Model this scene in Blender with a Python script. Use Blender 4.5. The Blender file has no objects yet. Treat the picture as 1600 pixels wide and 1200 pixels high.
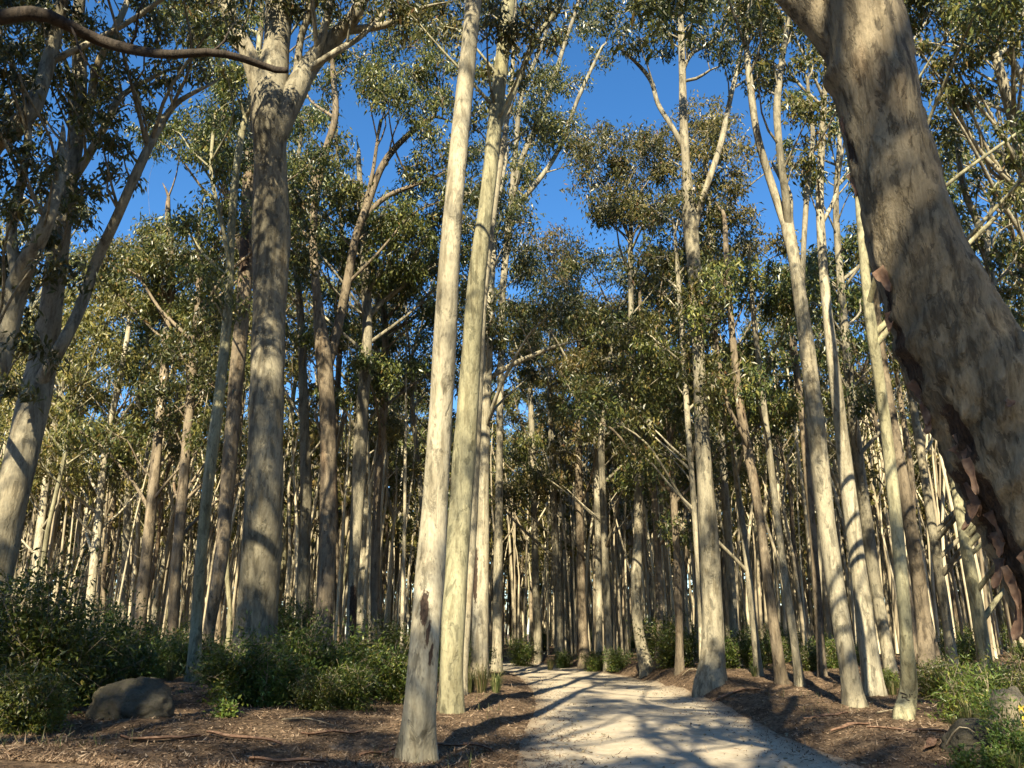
import bpy, math, random
import numpy as np
from mathutils import Vector, noise as mnoise

# ------------------------------------------------------------------ camera, sky, sun, exposure
SC = bpy.context.scene
COL = SC.collection
F, CX, CY = 1290.0, 800.0, 600.0          # focal length and centre for a 1600 px wide picture
PITCH = math.radians(16.8)
CAMZ = 1.6
SUN_AZ = math.radians(10.0)               # sun stands behind the camera, a little to the left
SUN_EL = math.radians(37.0)

cam = bpy.data.cameras.new('camera')
cam.sensor_width = 36.0
cam.lens = F / 1600.0 * 36.0
cam.clip_start = 0.05
cam.clip_end = 3000.0
cam_ob = bpy.data.objects.new('camera', cam)
cam_ob.location = (0, 0, CAMZ)
cam_ob.rotation_euler = (math.radians(90) + PITCH, 0, 0)
COL.objects.link(cam_ob)
SC.camera = cam_ob

world = bpy.data.worlds.new('World')
SC.world = world
world.use_nodes = True
wn = world.node_tree.nodes
wl = world.node_tree.links
wn.clear()
sky = wn.new('ShaderNodeTexSky')
sky.sky_type = 'NISHITA'
sky.sun_disc = False
sky.sun_elevation = SUN_EL
sky.sun_rotation = math.pi + SUN_AZ
sky.altitude = 200
sky.air_density = 1.0
sky.dust_density = 0.2
sky.ozone_density = 4.0
hs = wn.new('ShaderNodeHueSaturation')
hs.inputs['Saturation'].default_value = 1.22
bg = wn.new('ShaderNodeBackground')
bg.inputs['Strength'].default_value = 0.086
wo = wn.new('ShaderNodeOutputWorld')
wl.new(sky.outputs[0], hs.inputs['Color'])
wl.new(hs.outputs[0], bg.inputs['Color'])
wl.new(bg.outputs[0], wo.inputs['Surface'])

sun = bpy.data.lights.new('sun', 'SUN')
sun.energy = 5.0
sun.angle = math.radians(0.53)
sun.color = (1.0, 0.89, 0.66)
sun_ob = bpy.data.objects.new('sun', sun)
SUN_DIR = Vector((math.sin(SUN_AZ) * math.cos(SUN_EL), math.cos(SUN_AZ) * math.cos(SUN_EL), -math.sin(SUN_EL)))
sun_ob.rotation_euler = SUN_DIR.to_track_quat('-Z', 'Y').to_euler()
sun_ob.location = (-10, -30, 40)
COL.objects.link(sun_ob)

SC.view_settings.view_transform = 'Standard'
SC.view_settings.look = 'None'
SC.view_settings.exposure = 1.42
SC.view_settings.gamma = 1.0
SC.view_settings.use_curve_mapping = False
SC.render.engine = 'CYCLES'
cy = SC.cycles
cy.max_bounces = 5
cy.diffuse_bounces = 4
cy.glossy_bounces = 2
cy.transmission_bounces = 3
cy.transparent_max_bounces = 4
cy.caustics_reflective = False
cy.caustics_refractive = False
cy.use_adaptive_sampling = True
cy.adaptive_threshold = 0.02
cy.use_denoising = True

# ------------------------------------------------------------------ mapping and ground shape
SP, CP = math.sin(PITCH), math.cos(PITCH)


def ray(x, y):
    dx, dy = (x - CX) / F, (CY - y) / F
    return np.array([dx, CP - SP * dy, SP + CP * dy])


def P(x, y, Y):
    """World point seen at pixel (x, y) that stands Y metres ahead."""
    r = ray(x, y)
    return np.array([0, 0, CAMZ]) + r * (Y / r[1])


def px(p):
    """Pixel of a world point and its distance along the view axis."""
    X, Y, Z = p[0], p[1], p[2] - CAMZ
    t = CP * Y + SP * Z
    if t < 0.1:
        return (-9999, -9999, 0.1)
    u = -SP * Y + CP * Z
    return (CX + F * X / t, CY - F * u / t, t)


ROAD = np.array([(1.6, -60), (2.2, -20), (2.2, 0), (2.2, 8), (2.35, 14), (2.6, 20), (2.6, 27), (2.3, 34),
                 (1.0, 41), (-1.8, 48), (-6.5, 54), (-13, 59), (-22, 63), (-40, 68), (-80, 74)], float)


def catmull(pts, n):
    pts = np.asarray(pts, float)
    if len(pts) < 3:
        t = np.linspace(0, 1, n)[:, None]
        return pts[0] * (1 - t) + pts[-1] * t
    d = np.r_[0, np.cumsum(np.linalg.norm(np.diff(pts[:, :3 if pts.shape[1] > 2 else 2], axis=0), axis=1))]
    q = np.vstack([2 * pts[0] - pts[1], pts, 2 * pts[-1] - pts[-2]])
    s = np.linspace(0, d[-1], n)
    i = np.clip(np.searchsorted(d, s, side='right') - 1, 0, len(pts) - 2)
    t = ((s - d[i]) / np.maximum(d[i + 1] - d[i], 1e-9))[:, None]
    a, b, c, e = q[i], q[i + 1], q[i + 2], q[i + 3]
    return 0.5 * (2 * b + (c - a) * t + (2 * a - 5 * b + 4 * c - e) * t ** 2 + (3 * b - a - 3 * c + e) * t ** 3)


ROADC = catmull(ROAD, 260)
ROADN = np.zeros_like(ROADC)
_t = np.gradient(ROADC, axis=0)
_t /= np.linalg.norm(_t, axis=1)[:, None]
ROADN[:, 0], ROADN[:, 1] = _t[:, 1], -_t[:, 0]     # points to the right-hand side of the road


def road_side(x, y):
    """Signed distance from the road's centre line (right positive)."""
    x, y = np.atleast_1d(np.asarray(x, float)).ravel(), np.atleast_1d(np.asarray(y, float)).ravel()
    out = np.empty(len(x))
    for k in range(0, len(x), 20000):
        dx = x[k:k + 20000, None] - ROADC[None, :, 0]
        dy = y[k:k + 20000, None] - ROADC[None, :, 1]
        d2 = dx * dx + dy * dy
        i = d2.argmin(1)
        r = np.arange(len(i))
        s = dx[r, i] * ROADN[i, 0] + dy[r, i] * ROADN[i, 1]
        out[k:k + 20000] = np.sqrt(d2[r, i]) * np.sign(s)
    return out


def sstep(a, b, v):
    t = np.clip((v - a) / (b - a), 0, 1)
    return t * t * (3 - 2 * t)


def wob(x, y, s):
    """Smooth wobble from a few sines, about -1..1."""
    return (np.sin(x * 1.31 * s + 1.7 + np.sin(y * .83 * s) * 1.3) + np.sin(y * 1.57 * s - .6 + np.sin(x * 1.11 * s) * 1.2)
            + .6 * np.sin((x + y) * 2.3 * s + 2.0) + .5 * np.sin((x - y * 1.2) * 3.1 * s)) / 3.1


HALF = 2.15


def land(x, y):
    x, y = np.asarray(x, float).ravel(), np.asarray(y, float).ravel()
    s = road_side(x, y)
    a = np.abs(s) + .16 * wob(x, y, .9)
    left = sstep(HALF - .25, HALF + 1.0, a) * (s < 0) * (.20 + .07 * wob(x, y, .7))
    left += sstep(3, 9, a) * (s < 0) * .28
    right = sstep(HALF - .25, HALF + .8, a) * (s > 0) * (.22 + .26 * sstep(16, 26, y) + .07 * wob(x, y, .8))
    right += sstep(4, 12, a) * (s > 0) * .10
    rough = sstep(HALF, HALF + 1.2, a)
    far = sstep(60, 140, np.hypot(x, y))
    z = left + right + rough * (.05 * wob(x, y, 1.1) + .025 * wob(x, y, 3.1) + .012 * wob(x, y, 7.3)) + (1 - rough) * .015 * wob(x, y, .8)
    return z - far * .6


def land1(x, y):
    return float(land([x], [y])[0])


def ground_hit(x, y, lo=4.0, hi=90.0):
    r = ray(x, y)
    a, b = lo, hi
    for _ in range(40):
        m = .5 * (a + b)
        p = np.array([0, 0, CAMZ]) + r * (m / r[1])
        if p[2] > land1(p[0], p[1]):
            a = m
        else:
            b = m
    return .5 * (a + b)


# ------------------------------------------------------------------ mesh helpers
def unit(v):
    v = np.asarray(v, float)
    return v / (np.linalg.norm(v) + 1e-12)


class MB:
    def __init__(self):
        self.v, self.q, self.t, self.n, self.a = [], [], [], 0, []

    def add(self, v, q=None, t=None):
        v = np.asarray(v, float).reshape(-1, 3)
        self.v.append(v)
        if q is not None and len(q):
            self.q.append(np.asarray(q, int).reshape(-1, 4) + self.n)
        if t is not None and len(t):
            self.t.append(np.asarray(t, int).reshape(-1, 3) + self.n)
        self.n += len(v)

    def verts(self):
        return np.vstack(self.v) if self.v else np.zeros((0, 3))

    def mesh(self, name, mat, smooth=True, origin=None):
        me = bpy.data.meshes.new(name)
        v = self.verts()
        if origin is not None:
            v = v - np.asarray(origin)
        q = np.vstack(self.q) if self.q else np.zeros((0, 4), int)
        t = np.vstack(self.t) if self.t else np.zeros((0, 3), int)
        loops = np.concatenate([q.ravel(), t.ravel()]).astype(np.int32)
        starts = np.concatenate([np.arange(len(q)) * 4, len(q) * 4 + np.arange(len(t)) * 3]).astype(np.int32)
        me.vertices.add(len(v))
        me.vertices.foreach_set('co', v.astype(np.float32).ravel())
        me.loops.add(len(loops))
        me.loops.foreach_set('vertex_index', loops)
        me.polygons.add(len(starts))
        me.polygons.foreach_set('loop_start', starts)
        me.update(calc_edges=True)
        me.polygons.foreach_set('use_smooth', np.full(len(starts), smooth))
        if isinstance(mat, (list, tuple)):
            for m in mat:
                me.materials.append(m)
        else:
            me.materials.append(mat)
        return me


def link(name, me, parent=None, loc=(0, 0, 0)):
    o = bpy.data.objects.new(name, me)
    o.location = loc
    if parent is not None:
        o.parent = parent
    COL.objects.link(o)
    return o


def tag(o, label=None, cat=None, group=None, kind=None):
    if label:
        o['label'] = label
    if cat:
        o['category'] = cat
    if group:
        o['group'] = group
    if kind:
        o['kind'] = kind
    return o


def empty(name, loc):
    o = bpy.data.objects.new(name, None)
    o.location = tuple(loc)
    o.empty_display_size = .2
    COL.objects.link(o)
    return o


def tube(mb, pts, rad, sides=8, step=.35, lump=0.0, seed=0, flare=0.0, cap=True, nmin=4):
    """A tapering limb along pts with radii rad; lump gives an uneven section, flare a buttressed foot."""
    pts = np.asarray(pts, float)
    L = np.linalg.norm(np.diff(pts, axis=0), axis=1).sum()
    n = max(nmin, int(L / step) + 1)
    c = catmull(np.c_[pts, np.asarray(rad, float)], n)
    p, r = c[:, :3], np.maximum(c[:, 3], .0015)
    tg = np.gradient(p, axis=0)
    tg /= np.linalg.norm(tg, axis=1)[:, None] + 1e-12
    ref = np.array([1.0, 0, 0]) if abs(tg[0][0]) < .9 else np.array([0, 1.0, 0])
    a = unit(ref - tg[0] * np.dot(ref, tg[0]))
    ang = np.arange(sides) * 2 * math.pi / sides
    V = np.empty((n, sides, 3))
    s = 0.0
    for i in range(n):
        a = unit(a - tg[i] * np.dot(a, tg[i]))
        b = np.cross(tg[i], a)
        rr = np.full(sides, r[i])
        if i:
            s += np.linalg.norm(p[i] - p[i - 1])
        if lump:
            rr = rr * (1 + lump * (np.sin(ang * 2 + seed + s * .7) * .5 + np.sin(ang * 3 + seed * 2.1 - s * 1.1) * .35
                                   + .45 * math.sin(s * 1.9 + seed) + .3 * math.sin(s * 4.3 + seed * 3)))
        if flare:
            k = math.exp(-max(0, s - .25) / (.28 + r[0] * .9))
            rr = rr * (1 + flare * k * (1 + .45 * np.sin(ang * 4 + seed) + .3 * np.sin(ang * 7 + seed * 1.7)))
        V[i] = p[i] + np.outer(np.cos(ang) * rr, a) + np.outer(np.sin(ang) * rr, b)
    idx = np.arange(n * sides).reshape(n, sides)
    nx = np.roll(idx, -1, axis=1)
    q = np.stack([idx[:-1], nx[:-1], nx[1:], idx[1:]], -1).reshape(-1, 4)
    V = V.reshape(-1, 3)
    if cap:
        V = np.vstack([V, p[-1] + tg[-1] * r[-1] * .6])
        top = idx[-1]
        t = np.stack([top, np.roll(top, -1), np.full(sides, n * sides)], -1)
        mb.add(V, q, t)
    else:
        mb.add(V, q)
    return p, r


def leaf_cloud(mb, cen, length, width, droop, rng, bend=.12):
    """Lance-shaped leaves, one folded quad each, hung at the points cen."""
    n = len(cen)
    d = rng.normal(size=(n, 3))
    d /= np.linalg.norm(d, axis=1)[:, None]
    d[:, 2] -= droop
    d /= np.linalg.norm(d, axis=1)[:, None]
    m = rng.normal(size=(n, 3))
    s = np.cross(d, m)
    s /= np.linalg.norm(s, axis=1)[:, None] + 1e-9
    nn = np.cross(d, s)
    L = (length * rng.uniform(.65, 1.3, n))[:, None]
    W = (width * rng.uniform(.7, 1.25, n))[:, None]
    b = (bend * rng.normal(size=n))[:, None] * L
    v = np.stack([cen, cen + d * L * .42 + s * W * .5 + nn * b, cen + d * L, cen + d * L * .38 - s * W * .5 + nn * b], 1)
    mb.add(v.reshape(-1, 3), np.arange(4 * n).reshape(-1, 4))


def broad_leaves(mb, cen, length, width, updir, rng, lift=.3):
    """Broader leaves of four faces folded along the midrib."""
    n = len(cen)
    d = rng.normal(size=(n, 3)) + updir
    d[:, 2] += lift
    d /= np.linalg.norm(d, axis=1)[:, None]
    m = rng.normal(size=(n, 3)) * .55 + np.array([0, 0, 1.0])
    s = np.cross(d, m)
    s /= np.linalg.norm(s, axis=1)[:, None] + 1e-9
    nn = np.cross(s, d)
    L = (length * rng.uniform(.6, 1.3, n))[:, None]
    W = (width * rng.uniform(.7, 1.25, n))[:, None]
    h = W * .22
    sag = L * .14
    v = np.stack([cen, cen + d * L * .5 + nn * sag * .5, cen + d * L - nn * sag * .6,
                  cen + d * L * .42 + s * W * .5 + nn * h, cen + d * L * .42 - s * W * .5 + nn * h], 1)
    k = np.arange(n)[:, None] * 5
    t = np.concatenate([k + np.array([[0, 3, 1]]), k + np.array([[3, 2, 1]]), k + np.array([[0, 1, 4]]), k + np.array([[1, 2, 4]])], 1)
    mb.add(v.reshape(-1, 3), None, t.reshape(-1, 3))


def clump_points(c, r, n, rng, flat=.7):
    """Leaf positions of one clump: several tufts on a flattened dome."""
    m = max(4, int(5 + 5 * r))
    sub = rng.normal(size=(m, 3))
    sub /= np.linalg.norm(sub, axis=1)[:, None]
    sub *= rng.uniform(.35, .95, (m, 1))
    sub[:, 2] *= flat
    w = rng.dirichlet(np.full(m, 2.5))
    cnt = rng.multinomial(n, w)
    out = []
    for k in range(m):
        out.append(np.asarray(c) + sub[k] * r + rng.normal(size=(cnt[k], 3)) * r * np.array([.22, .22, .20]))
    return np.vstack(out), np.asarray(c) + sub * r


# ------------------------------------------------------------------ materials
def mat_new(name):
    m = bpy.data.materials.new(name)
    m.use_nodes = True
    nt = m.node_tree
    nt.nodes.clear()
    out = nt.nodes.new('ShaderNodeOutputMaterial')
    return m, nt, out


class G:
    """Short hand for wiring nodes."""
    def __init__(self, nt):
        self.nt = nt

    def n(self, t, **kw):
        x = self.nt.nodes.new(t)
        for k, v in kw.items():
            if k.startswith('_'):
                setattr(x, k[1:], v)
            else:
                x.inputs[k.replace('__', ' ')].default_value = v
        return x

    def l(self, a, b):
        self.nt.links.new(a, b)

    def ramp(self, fac, stops, interp='LINEAR'):
        r = self.nt.nodes.new('ShaderNodeValToRGB')
        r.color_ramp.interpolation = interp
        e = r.color_ramp.elements
        e[0].position, e[0].color = stops[0][0], (*stops[0][1], 1)
        e[1].position, e[1].color = stops[-1][0], (*stops[-1][1], 1)
        for p, c in stops[1:-1]:
            k = e.new(p)
            k.color = (*c, 1)
        self.l(fac, r.inputs[0])
        return r.outputs[0]

    def mix(self, fac, a, b, mode='MIX'):
        x = self.nt.nodes.new('ShaderNodeMix')
        x.data_type = 'RGBA'
        x.blend_type = mode
        for s, v in ((x.inputs[0], fac), (x.inputs[6], a), (x.inputs[7], b)):
            if hasattr(v, 'is_output'):
                self.l(v, s)
            elif isinstance(v, (int, float)):
                s.default_value = v
            else:
                s.default_value = (*v, 1)
        return x.outputs[2]

    def math(self, op, a, b=0.0, c=0.0):
        x = self.nt.nodes.new('ShaderNodeMath')
        x.operation = op
        for s, v in zip(x.inputs, (a, b, c)):
            if hasattr(v, 'is_output'):
                self.l(v, s)
            else:
                s.default_value = v
        return x.outputs[0]


def g3(v):
    return (v, v, v)


def bark(name, pale, mid, dark, warm, patch=.5, fine=1.0, rough=.85, scar=False, zs=.38, bumpd=.02, bumps=.55):
    m, nt, out = mat_new(name)
    g = G(nt)
    tc = g.n('ShaderNodeTexCoord')
    oi = g.n('ShaderNodeObjectInfo')
    off = g.n('ShaderNodeVectorMath', _operation='ADD')
    g.l(tc.outputs['Object'], off.inputs[0])
    rr = g.math('MULTIPLY', oi.outputs['Random'], 37.0)
    g.l(rr, off.inputs[1])
    mp = g.n('ShaderNodeMapping')
    mp.inputs['Scale'].default_value = (1, 1, zs)
    g.l(off.outputs[0], mp.inputs['Vector'])
    big = g.n('ShaderNodeTexNoise', Scale=1.3 * fine, Detail=4.0, Roughness=.6)
    g.l(mp.outputs[0], big.inputs['Vector'])
    med = g.n('ShaderNodeTexNoise', Scale=6.5 * fine, Detail=5.0, Roughness=.65, Distortion=.6)
    g.l(mp.outputs[0], med.inputs['Vector'])
    fin = g.n('ShaderNodeTexNoise', Scale=34 * fine, Detail=3.0, Roughness=.6)
    g.l(mp.outputs[0], fin.inputs['Vector'])
    vo = g.n('ShaderNodeTexVoronoi', Scale=9.0 * fine, Randomness=1.0)
    wv = g.n('ShaderNodeVectorMath', _operation='MULTIPLY_ADD')
    g.l(med.outputs['Color'], wv.inputs[0])
    wv.inputs[1].default_value = (.16, .16, .16)
    g.l(mp.outputs[0], wv.inputs[2])
    g.l(wv.outputs[0], vo.inputs['Vector'])
    col = g.ramp(big.outputs[0], [(.32, mid), (.5, tuple(.5 * (a + b) for a, b in zip(pale, mid))), (.66, pale)])
    spot = g.ramp(med.outputs[0], [(.46 + .1 * (1 - patch), g3(0)), (.56 + .1 * (1 - patch), g3(1))])
    vcol = g.ramp(vo.outputs['Color'], [(.35, g3(0)), (.6, g3(1))])
    spot2 = g.math('MULTIPLY', spot, vcol)
    col = g.mix(g.math('MULTIPLY', spot2, .75), col, dark)
    wsp = g.ramp(big.outputs['Color'], [(.55, g3(0)), (.72, g3(1))])
    col = g.mix(g.math('MULTIPLY', wsp, .55), col, warm)
    fs = g.ramp(fin.outputs[0], [(.3, g3(.72)), (.6, g3(1.08))])
    col = g.mix(.8, col, fs, 'MULTIPLY')
    ms = g.n('ShaderNodeMapping')
    ms.inputs['Scale'].default_value = (1, 1, .07)
    g.l(off.outputs[0], ms.inputs['Vector'])
    stn = g.n('ShaderNodeTexNoise', Scale=9.0 * fine, Detail=4.0, Roughness=.6, Distortion=.3)
    g.l(ms.outputs[0], stn.inputs['Vector'])
    col = g.mix(.85, col, g.ramp(stn.outputs[0], [(.36, (.52, .49, .44)), (.5, (.95, .94, .92)), (.66, (1.12, 1.1, 1.06))]), 'MULTIPLY')
    vf = g.n('ShaderNodeTexVoronoi', Scale=24 * fine, Randomness=1.0)
    g.l(wv.outputs[0], vf.inputs['Vector'])
    fl = g.math('MULTIPLY', g.ramp(vf.outputs['Distance'], [(.16, g3(1)), (.34, g3(0))]), g.ramp(vf.outputs['Color'], [(.62, g3(0)), (.7, g3(1))]))
    col = g.mix(g.math('MULTIPLY', fl, .55), col, dark)
    tone = g.math('MULTIPLY_ADD', oi.outputs['Random'], .30, .82)
    tn = g.n('ShaderNodeCombineColor')
    for k in range(3):
        g.l(tone, tn.inputs[k])
    col = g.mix(1.0, col, tn.outputs[0], 'MULTIPLY')
    if scar:
        at = g.n('ShaderNodeAttribute', _attribute_name='scar')
        sf = g.math('MULTIPLY_ADD', med.outputs[0], 1.3, g.math('MULTIPLY_ADD', fin.outputs[0], 1.0, -1.15))
        sc = g.ramp(g.math('ADD', at.outputs['Fac'], sf), [(.38, g3(0)), (.55, g3(1))])
        scol = g.ramp(fin.outputs[0], [(.3, (.02, .014, .010)), (.7, (.085, .055, .036))])
        col = g.mix(sc, col, scol)
    b = g.n('ShaderNodeBsdfPrincipled', Roughness=rough)
    b.inputs['Specular IOR Level'].default_value = .25
    g.l(col, b.inputs['Base Color'])
    h = g.math('ADD', g.math('MULTIPLY', spot2, -.9), g.math('ADD', g.math('MULTIPLY', fin.outputs[0], .5), g.math('MULTIPLY', med.outputs[0], .9)))
    bp = g.n('ShaderNodeBump', Strength=bumps, Distance=bumpd)
    g.l(h, bp.inputs['Height'])
    g.l(bp.outputs[0], b.inputs['Normal'])
    g.l(b.outputs[0], out.inputs['Surface'])
    return m


def leafmat(name, stops, rough=.42, trans=.28, tcol=(.16, .20, .03), spec=.5):
    m, nt, out = mat_new(name)
    g = G(nt)
    ge = g.n('ShaderNodeNewGeometry')
    oi = g.n('ShaderNodeObjectInfo')
    v = g.math('FRACT', g.math('ADD', ge.outputs['Random Per Island'], 0.0))
    col = g.ramp(v, stops)
    hsv = g.n('ShaderNodeHueSaturation')
    g.l(g.math('MULTIPLY_ADD', oi.outputs['Random'], .05, .475), hsv.inputs['Hue'])
    g.l(g.math('MULTIPLY_ADD', oi.outputs['Random'], .45, .80), hsv.inputs['Value'])
    hsv.inputs['Saturation'].default_value = 1.0
    g.l(col, hsv.inputs['Color'])
    b = g.n('ShaderNodeBsdfPrincipled', Roughness=rough)
    b.inputs['Specular IOR Level'].default_value = spec
    g.l(hsv.outputs[0], b.inputs['Base Color'])
    t = g.n('ShaderNodeBsdfTranslucent')
    g.l(g.mix(.5, hsv.outputs[0], tcol), t.inputs['Color'])
    mx = g.n('ShaderNodeMixShader')
    mx.inputs[0].default_value = trans
    g.l(b.outputs[0], mx.inputs[1])
    g.l(t.outputs[0], mx.inputs[2])
    g.l(mx.outputs[0], out.inputs['Surface'])
    return m


M = {}
M['cream'] = bark('bark_cream', (.50, .45, .325), (.315, .28, .195), (.16, .145, .105), (.33, .255, .15), .6, scar=True)
M['grey'] = bark('bark_grey', (.36, .32, .225), (.22, .197, .14), (.105, .097, .07), (.245, .185, .105), .75, scar=True)
M['olive'] = bark('bark_olive', (.39, .36, .225), (.24, .225, .14), (.125, .12, .075), (.30, .265, .115), .65, scar=True)
M['brown'] = bark('bark_brown', (.29, .235, .16), (.175, .14, .095), (.08, .064, .046), (.27, .15, .075), .8, rough=.92, scar=True)
M['giant'] = bark('bark_giant', (.32, .265, .175), (.18, .147, .096), (.075, .062, .043), (.23, .135, .065), 1.0, fine=1.9, scar=True, zs=.34, bumpd=.04, bumps=.6)
M['deadwood'] = bark('dead_wood', (.085, .066, .05), (.05, .04, .03), (.025, .02, .016), (.06, .04, .026), .7, fine=2.5)
M['twig'] = bark('twig_bark', (.44, .37, .26), (.30, .25, .17), (.16, .13, .09), (.30, .20, .11), .4, fine=2)
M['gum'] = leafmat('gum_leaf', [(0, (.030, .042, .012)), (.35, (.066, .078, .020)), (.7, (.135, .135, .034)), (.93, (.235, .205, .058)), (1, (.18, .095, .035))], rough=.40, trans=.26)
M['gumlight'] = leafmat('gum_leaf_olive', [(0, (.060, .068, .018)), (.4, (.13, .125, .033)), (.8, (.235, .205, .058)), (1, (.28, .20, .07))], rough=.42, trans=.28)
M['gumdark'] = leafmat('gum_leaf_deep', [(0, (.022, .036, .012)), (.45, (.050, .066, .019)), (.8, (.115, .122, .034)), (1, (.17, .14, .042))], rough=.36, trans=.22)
M['shrub'] = leafmat('shrub_leaf', [(0, (.022, .040, .010)), (.5, (.056, .086, .017)), (.85, (.13, .16, .03)), (1, (.24, .21, .045))], rough=.38, trans=.30, tcol=(.20, .26, .03))
M['shrubbright'] = leafmat('shrub_leaf_bright', [(0, (.070, .115, .024)), (.6, (.13, .19, .036)), (.92, (.22, .25, .05)), (1, (.34, .25, .05))], rough=.42, trans=.35, tcol=(.28, .34, .04))
M['grass'] = leafmat('grass_blade', [(0, (.050, .075, .022)), (.5, (.10, .12, .036)), (.8, (.20, .17, .075)), (1, (.30, .24, .13))], rough=.5, trans=.3)
M['litter'] = leafmat('fallen_leaf', [(0, (.06, .040, .025)), (.4, (.14, .092, .054)), (.75, (.24, .17, .105)), (1, (.40, .31, .21))], rough=.7, trans=.06, tcol=(.2, .12, .05), spec=.25)


def farbark_mat():
    m, nt, out = mat_new('far_bark')
    g = G(nt)
    ge = g.n('ShaderNodeNewGeometry')
    tc = g.n('ShaderNodeTexCoord')
    no = g.n('ShaderNodeTexNoise', Scale=1.5, Detail=4.0)
    g.l(tc.outputs['Object'], no.inputs['Vector'])
    col = g.ramp(ge.outputs['Random Per Island'], [(0, (.22, .175, .11)), (.4, (.42, .355, .235)), (1, (.60, .52, .35))])
    col = g.mix(.8, col, g.ramp(no.outputs[0], [(.35, g3(.55)), (.6, g3(1.1))]), 'MULTIPLY')
    b = g.n('ShaderNodeBsdfPrincipled', Roughness=.9)
    g.l(col, b.inputs['Base Color'])
    g.l(b.outputs[0], out.inputs['Surface'])
    return m


M['farbark'] = farbark_mat()


def barkstrip_mat():
    m, nt, out = mat_new('peeling_bark')
    g = G(nt)
    tc = g.n('ShaderNodeTexCoord')
    no = g.n('ShaderNodeTexNoise', Scale=14.0, Detail=4.0)
    g.l(tc.outputs['Object'], no.inputs['Vector'])
    col = g.ramp(no.outputs[0], [(.3, (.07, .038, .022)), (.52, (.15, .082, .048)), (.72, (.27, .175, .11))])
    b = g.n('ShaderNodeBsdfPrincipled', Roughness=.8)
    g.l(col, b.inputs['Base Color'])
    bp = g.n('ShaderNodeBump', Strength=.5, Distance=.01)
    g.l(no.outputs[0], bp.inputs['Height'])
    g.l(bp.outputs[0], b.inputs['Normal'])
    g.l(b.outputs[0], out.inputs['Surface'])
    return m


M['strip'] = barkstrip_mat()


def ground_mat(name, road):
    m, nt, out = mat_new(name)
    g = G(nt)
    tc = g.n('ShaderNodeTexCoord')
    def noise(s, d=5.0, r=.6, dist=0.0):
        x = g.n('ShaderNodeTexNoise', Scale=s, Detail=d, Roughness=r, Distortion=dist)
        g.l(tc.outputs['Object'], x.inputs['Vector'])
        return x.outputs[0]
    a, b_, c, d = noise(.35), noise(1.7, 6, .65, .4), noise(11, 6, .7, .3), noise(60, 4, .7)
    if road:
        col = g.ramp(b_, [(.3, (.37, .305, .215)), (.5, (.46, .39, .285)), (.7, (.53, .455, .345))])
        col = g.mix(.7, col, g.ramp(c, [(.3, g3(.72)), (.65, g3(1.1))]), 'MULTIPLY')
        col = g.mix(.45, col, g.ramp(d, [(.32, g3(.68)), (.6, g3(1.08))]), 'MULTIPLY')
        vo = g.n('ShaderNodeTexVoronoi', Scale=38.0)
        g.l(tc.outputs['Object'], vo.inputs['Vector'])
        peb = g.ramp(vo.outputs['Distance'], [(.12, g3(1)), (.26, g3(0))])
        pk = g.math('MULTIPLY', peb, g.ramp(vo.outputs['Color'], [(.7, g3(0)), (.75, g3(1))]))
        col = g.mix(g.math('MULTIPLY', pk, .6), col, (.30, .25, .19))
        at = g.n('ShaderNodeAttribute', _attribute_name='edge')
        ed = g.math('ADD', at.outputs['Fac'], g.math('MULTIPLY_ADD', b_, .5, g.math('MULTIPLY_ADD', c, .45, -.475)))
        ef = g.ramp(ed, [(.74, g3(0)), (.98, g3(1))])
        lit = g.ramp(d, [(.3, (.055, .036, .022)), (.5, (.15, .10, .062)), (.7, (.30, .22, .14))])
        col = g.mix(ef, col, lit)
        h = g.math('ADD', g.math('MULTIPLY', c, .6), g.math('ADD', g.math('MULTIPLY', d, .25), g.math('MULTIPLY', pk, .35)))
        st, di = .5, .03
    else:
        col = g.ramp(b_, [(.28, (.075, .050, .032)), (.48, (.14, .094, .058)), (.66, (.215, .15, .094)), (.8, (.30, .225, .15))])
        vo = g.n('ShaderNodeTexVoronoi', Scale=22.0, _feature='F1')
        mp = g.n('ShaderNodeMapping')
        mp.inputs['Scale'].default_value = (1, .45, 1)
        mp.inputs['Rotation'].default_value = (0, 0, .5)
        g.l(tc.outputs['Object'], mp.inputs['Vector'])
        g.l(mp.outputs[0], vo.inputs['Vector'])
        lf = g.ramp(vo.outputs['Color'], [(.2, g3(.5)), (.5, g3(.95)), (.85, g3(1.55))])
        col = g.mix(.75, col, lf, 'MULTIPLY')
        col = g.mix(.8, col, g.ramp(d, [(.3, g3(.55)), (.62, g3(1.2))]), 'MULTIPLY')
        col = g.mix(.5, col, g.ramp(a, [(.35, g3(.7)), (.65, g3(1.15))]), 'MULTIPLY')
        h = g.math('ADD', g.math('MULTIPLY', c, 1.0), g.math('ADD', g.math('MULTIPLY', d, .4), g.math('MULTIPLY', vo.outputs['Distance'], .5)))
        st, di = .8, .06
    b = g.n('ShaderNodeBsdfPrincipled', Roughness=.95)
    b.inputs['Specular IOR Level'].default_value = .15
    g.l(col, b.inputs['Base Color'])
    bp = g.n('ShaderNodeBump', Strength=st, Distance=di)
    g.l(h, bp.inputs['Height'])
    g.l(bp.outputs[0], b.inputs['Normal'])
    g.l(b.outputs[0], out.inputs['Surface'])
    return m


M['ground'] = ground_mat('leaf_litter_ground', False)
M['road'] = ground_mat('sandy_gravel_road', True)


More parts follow.
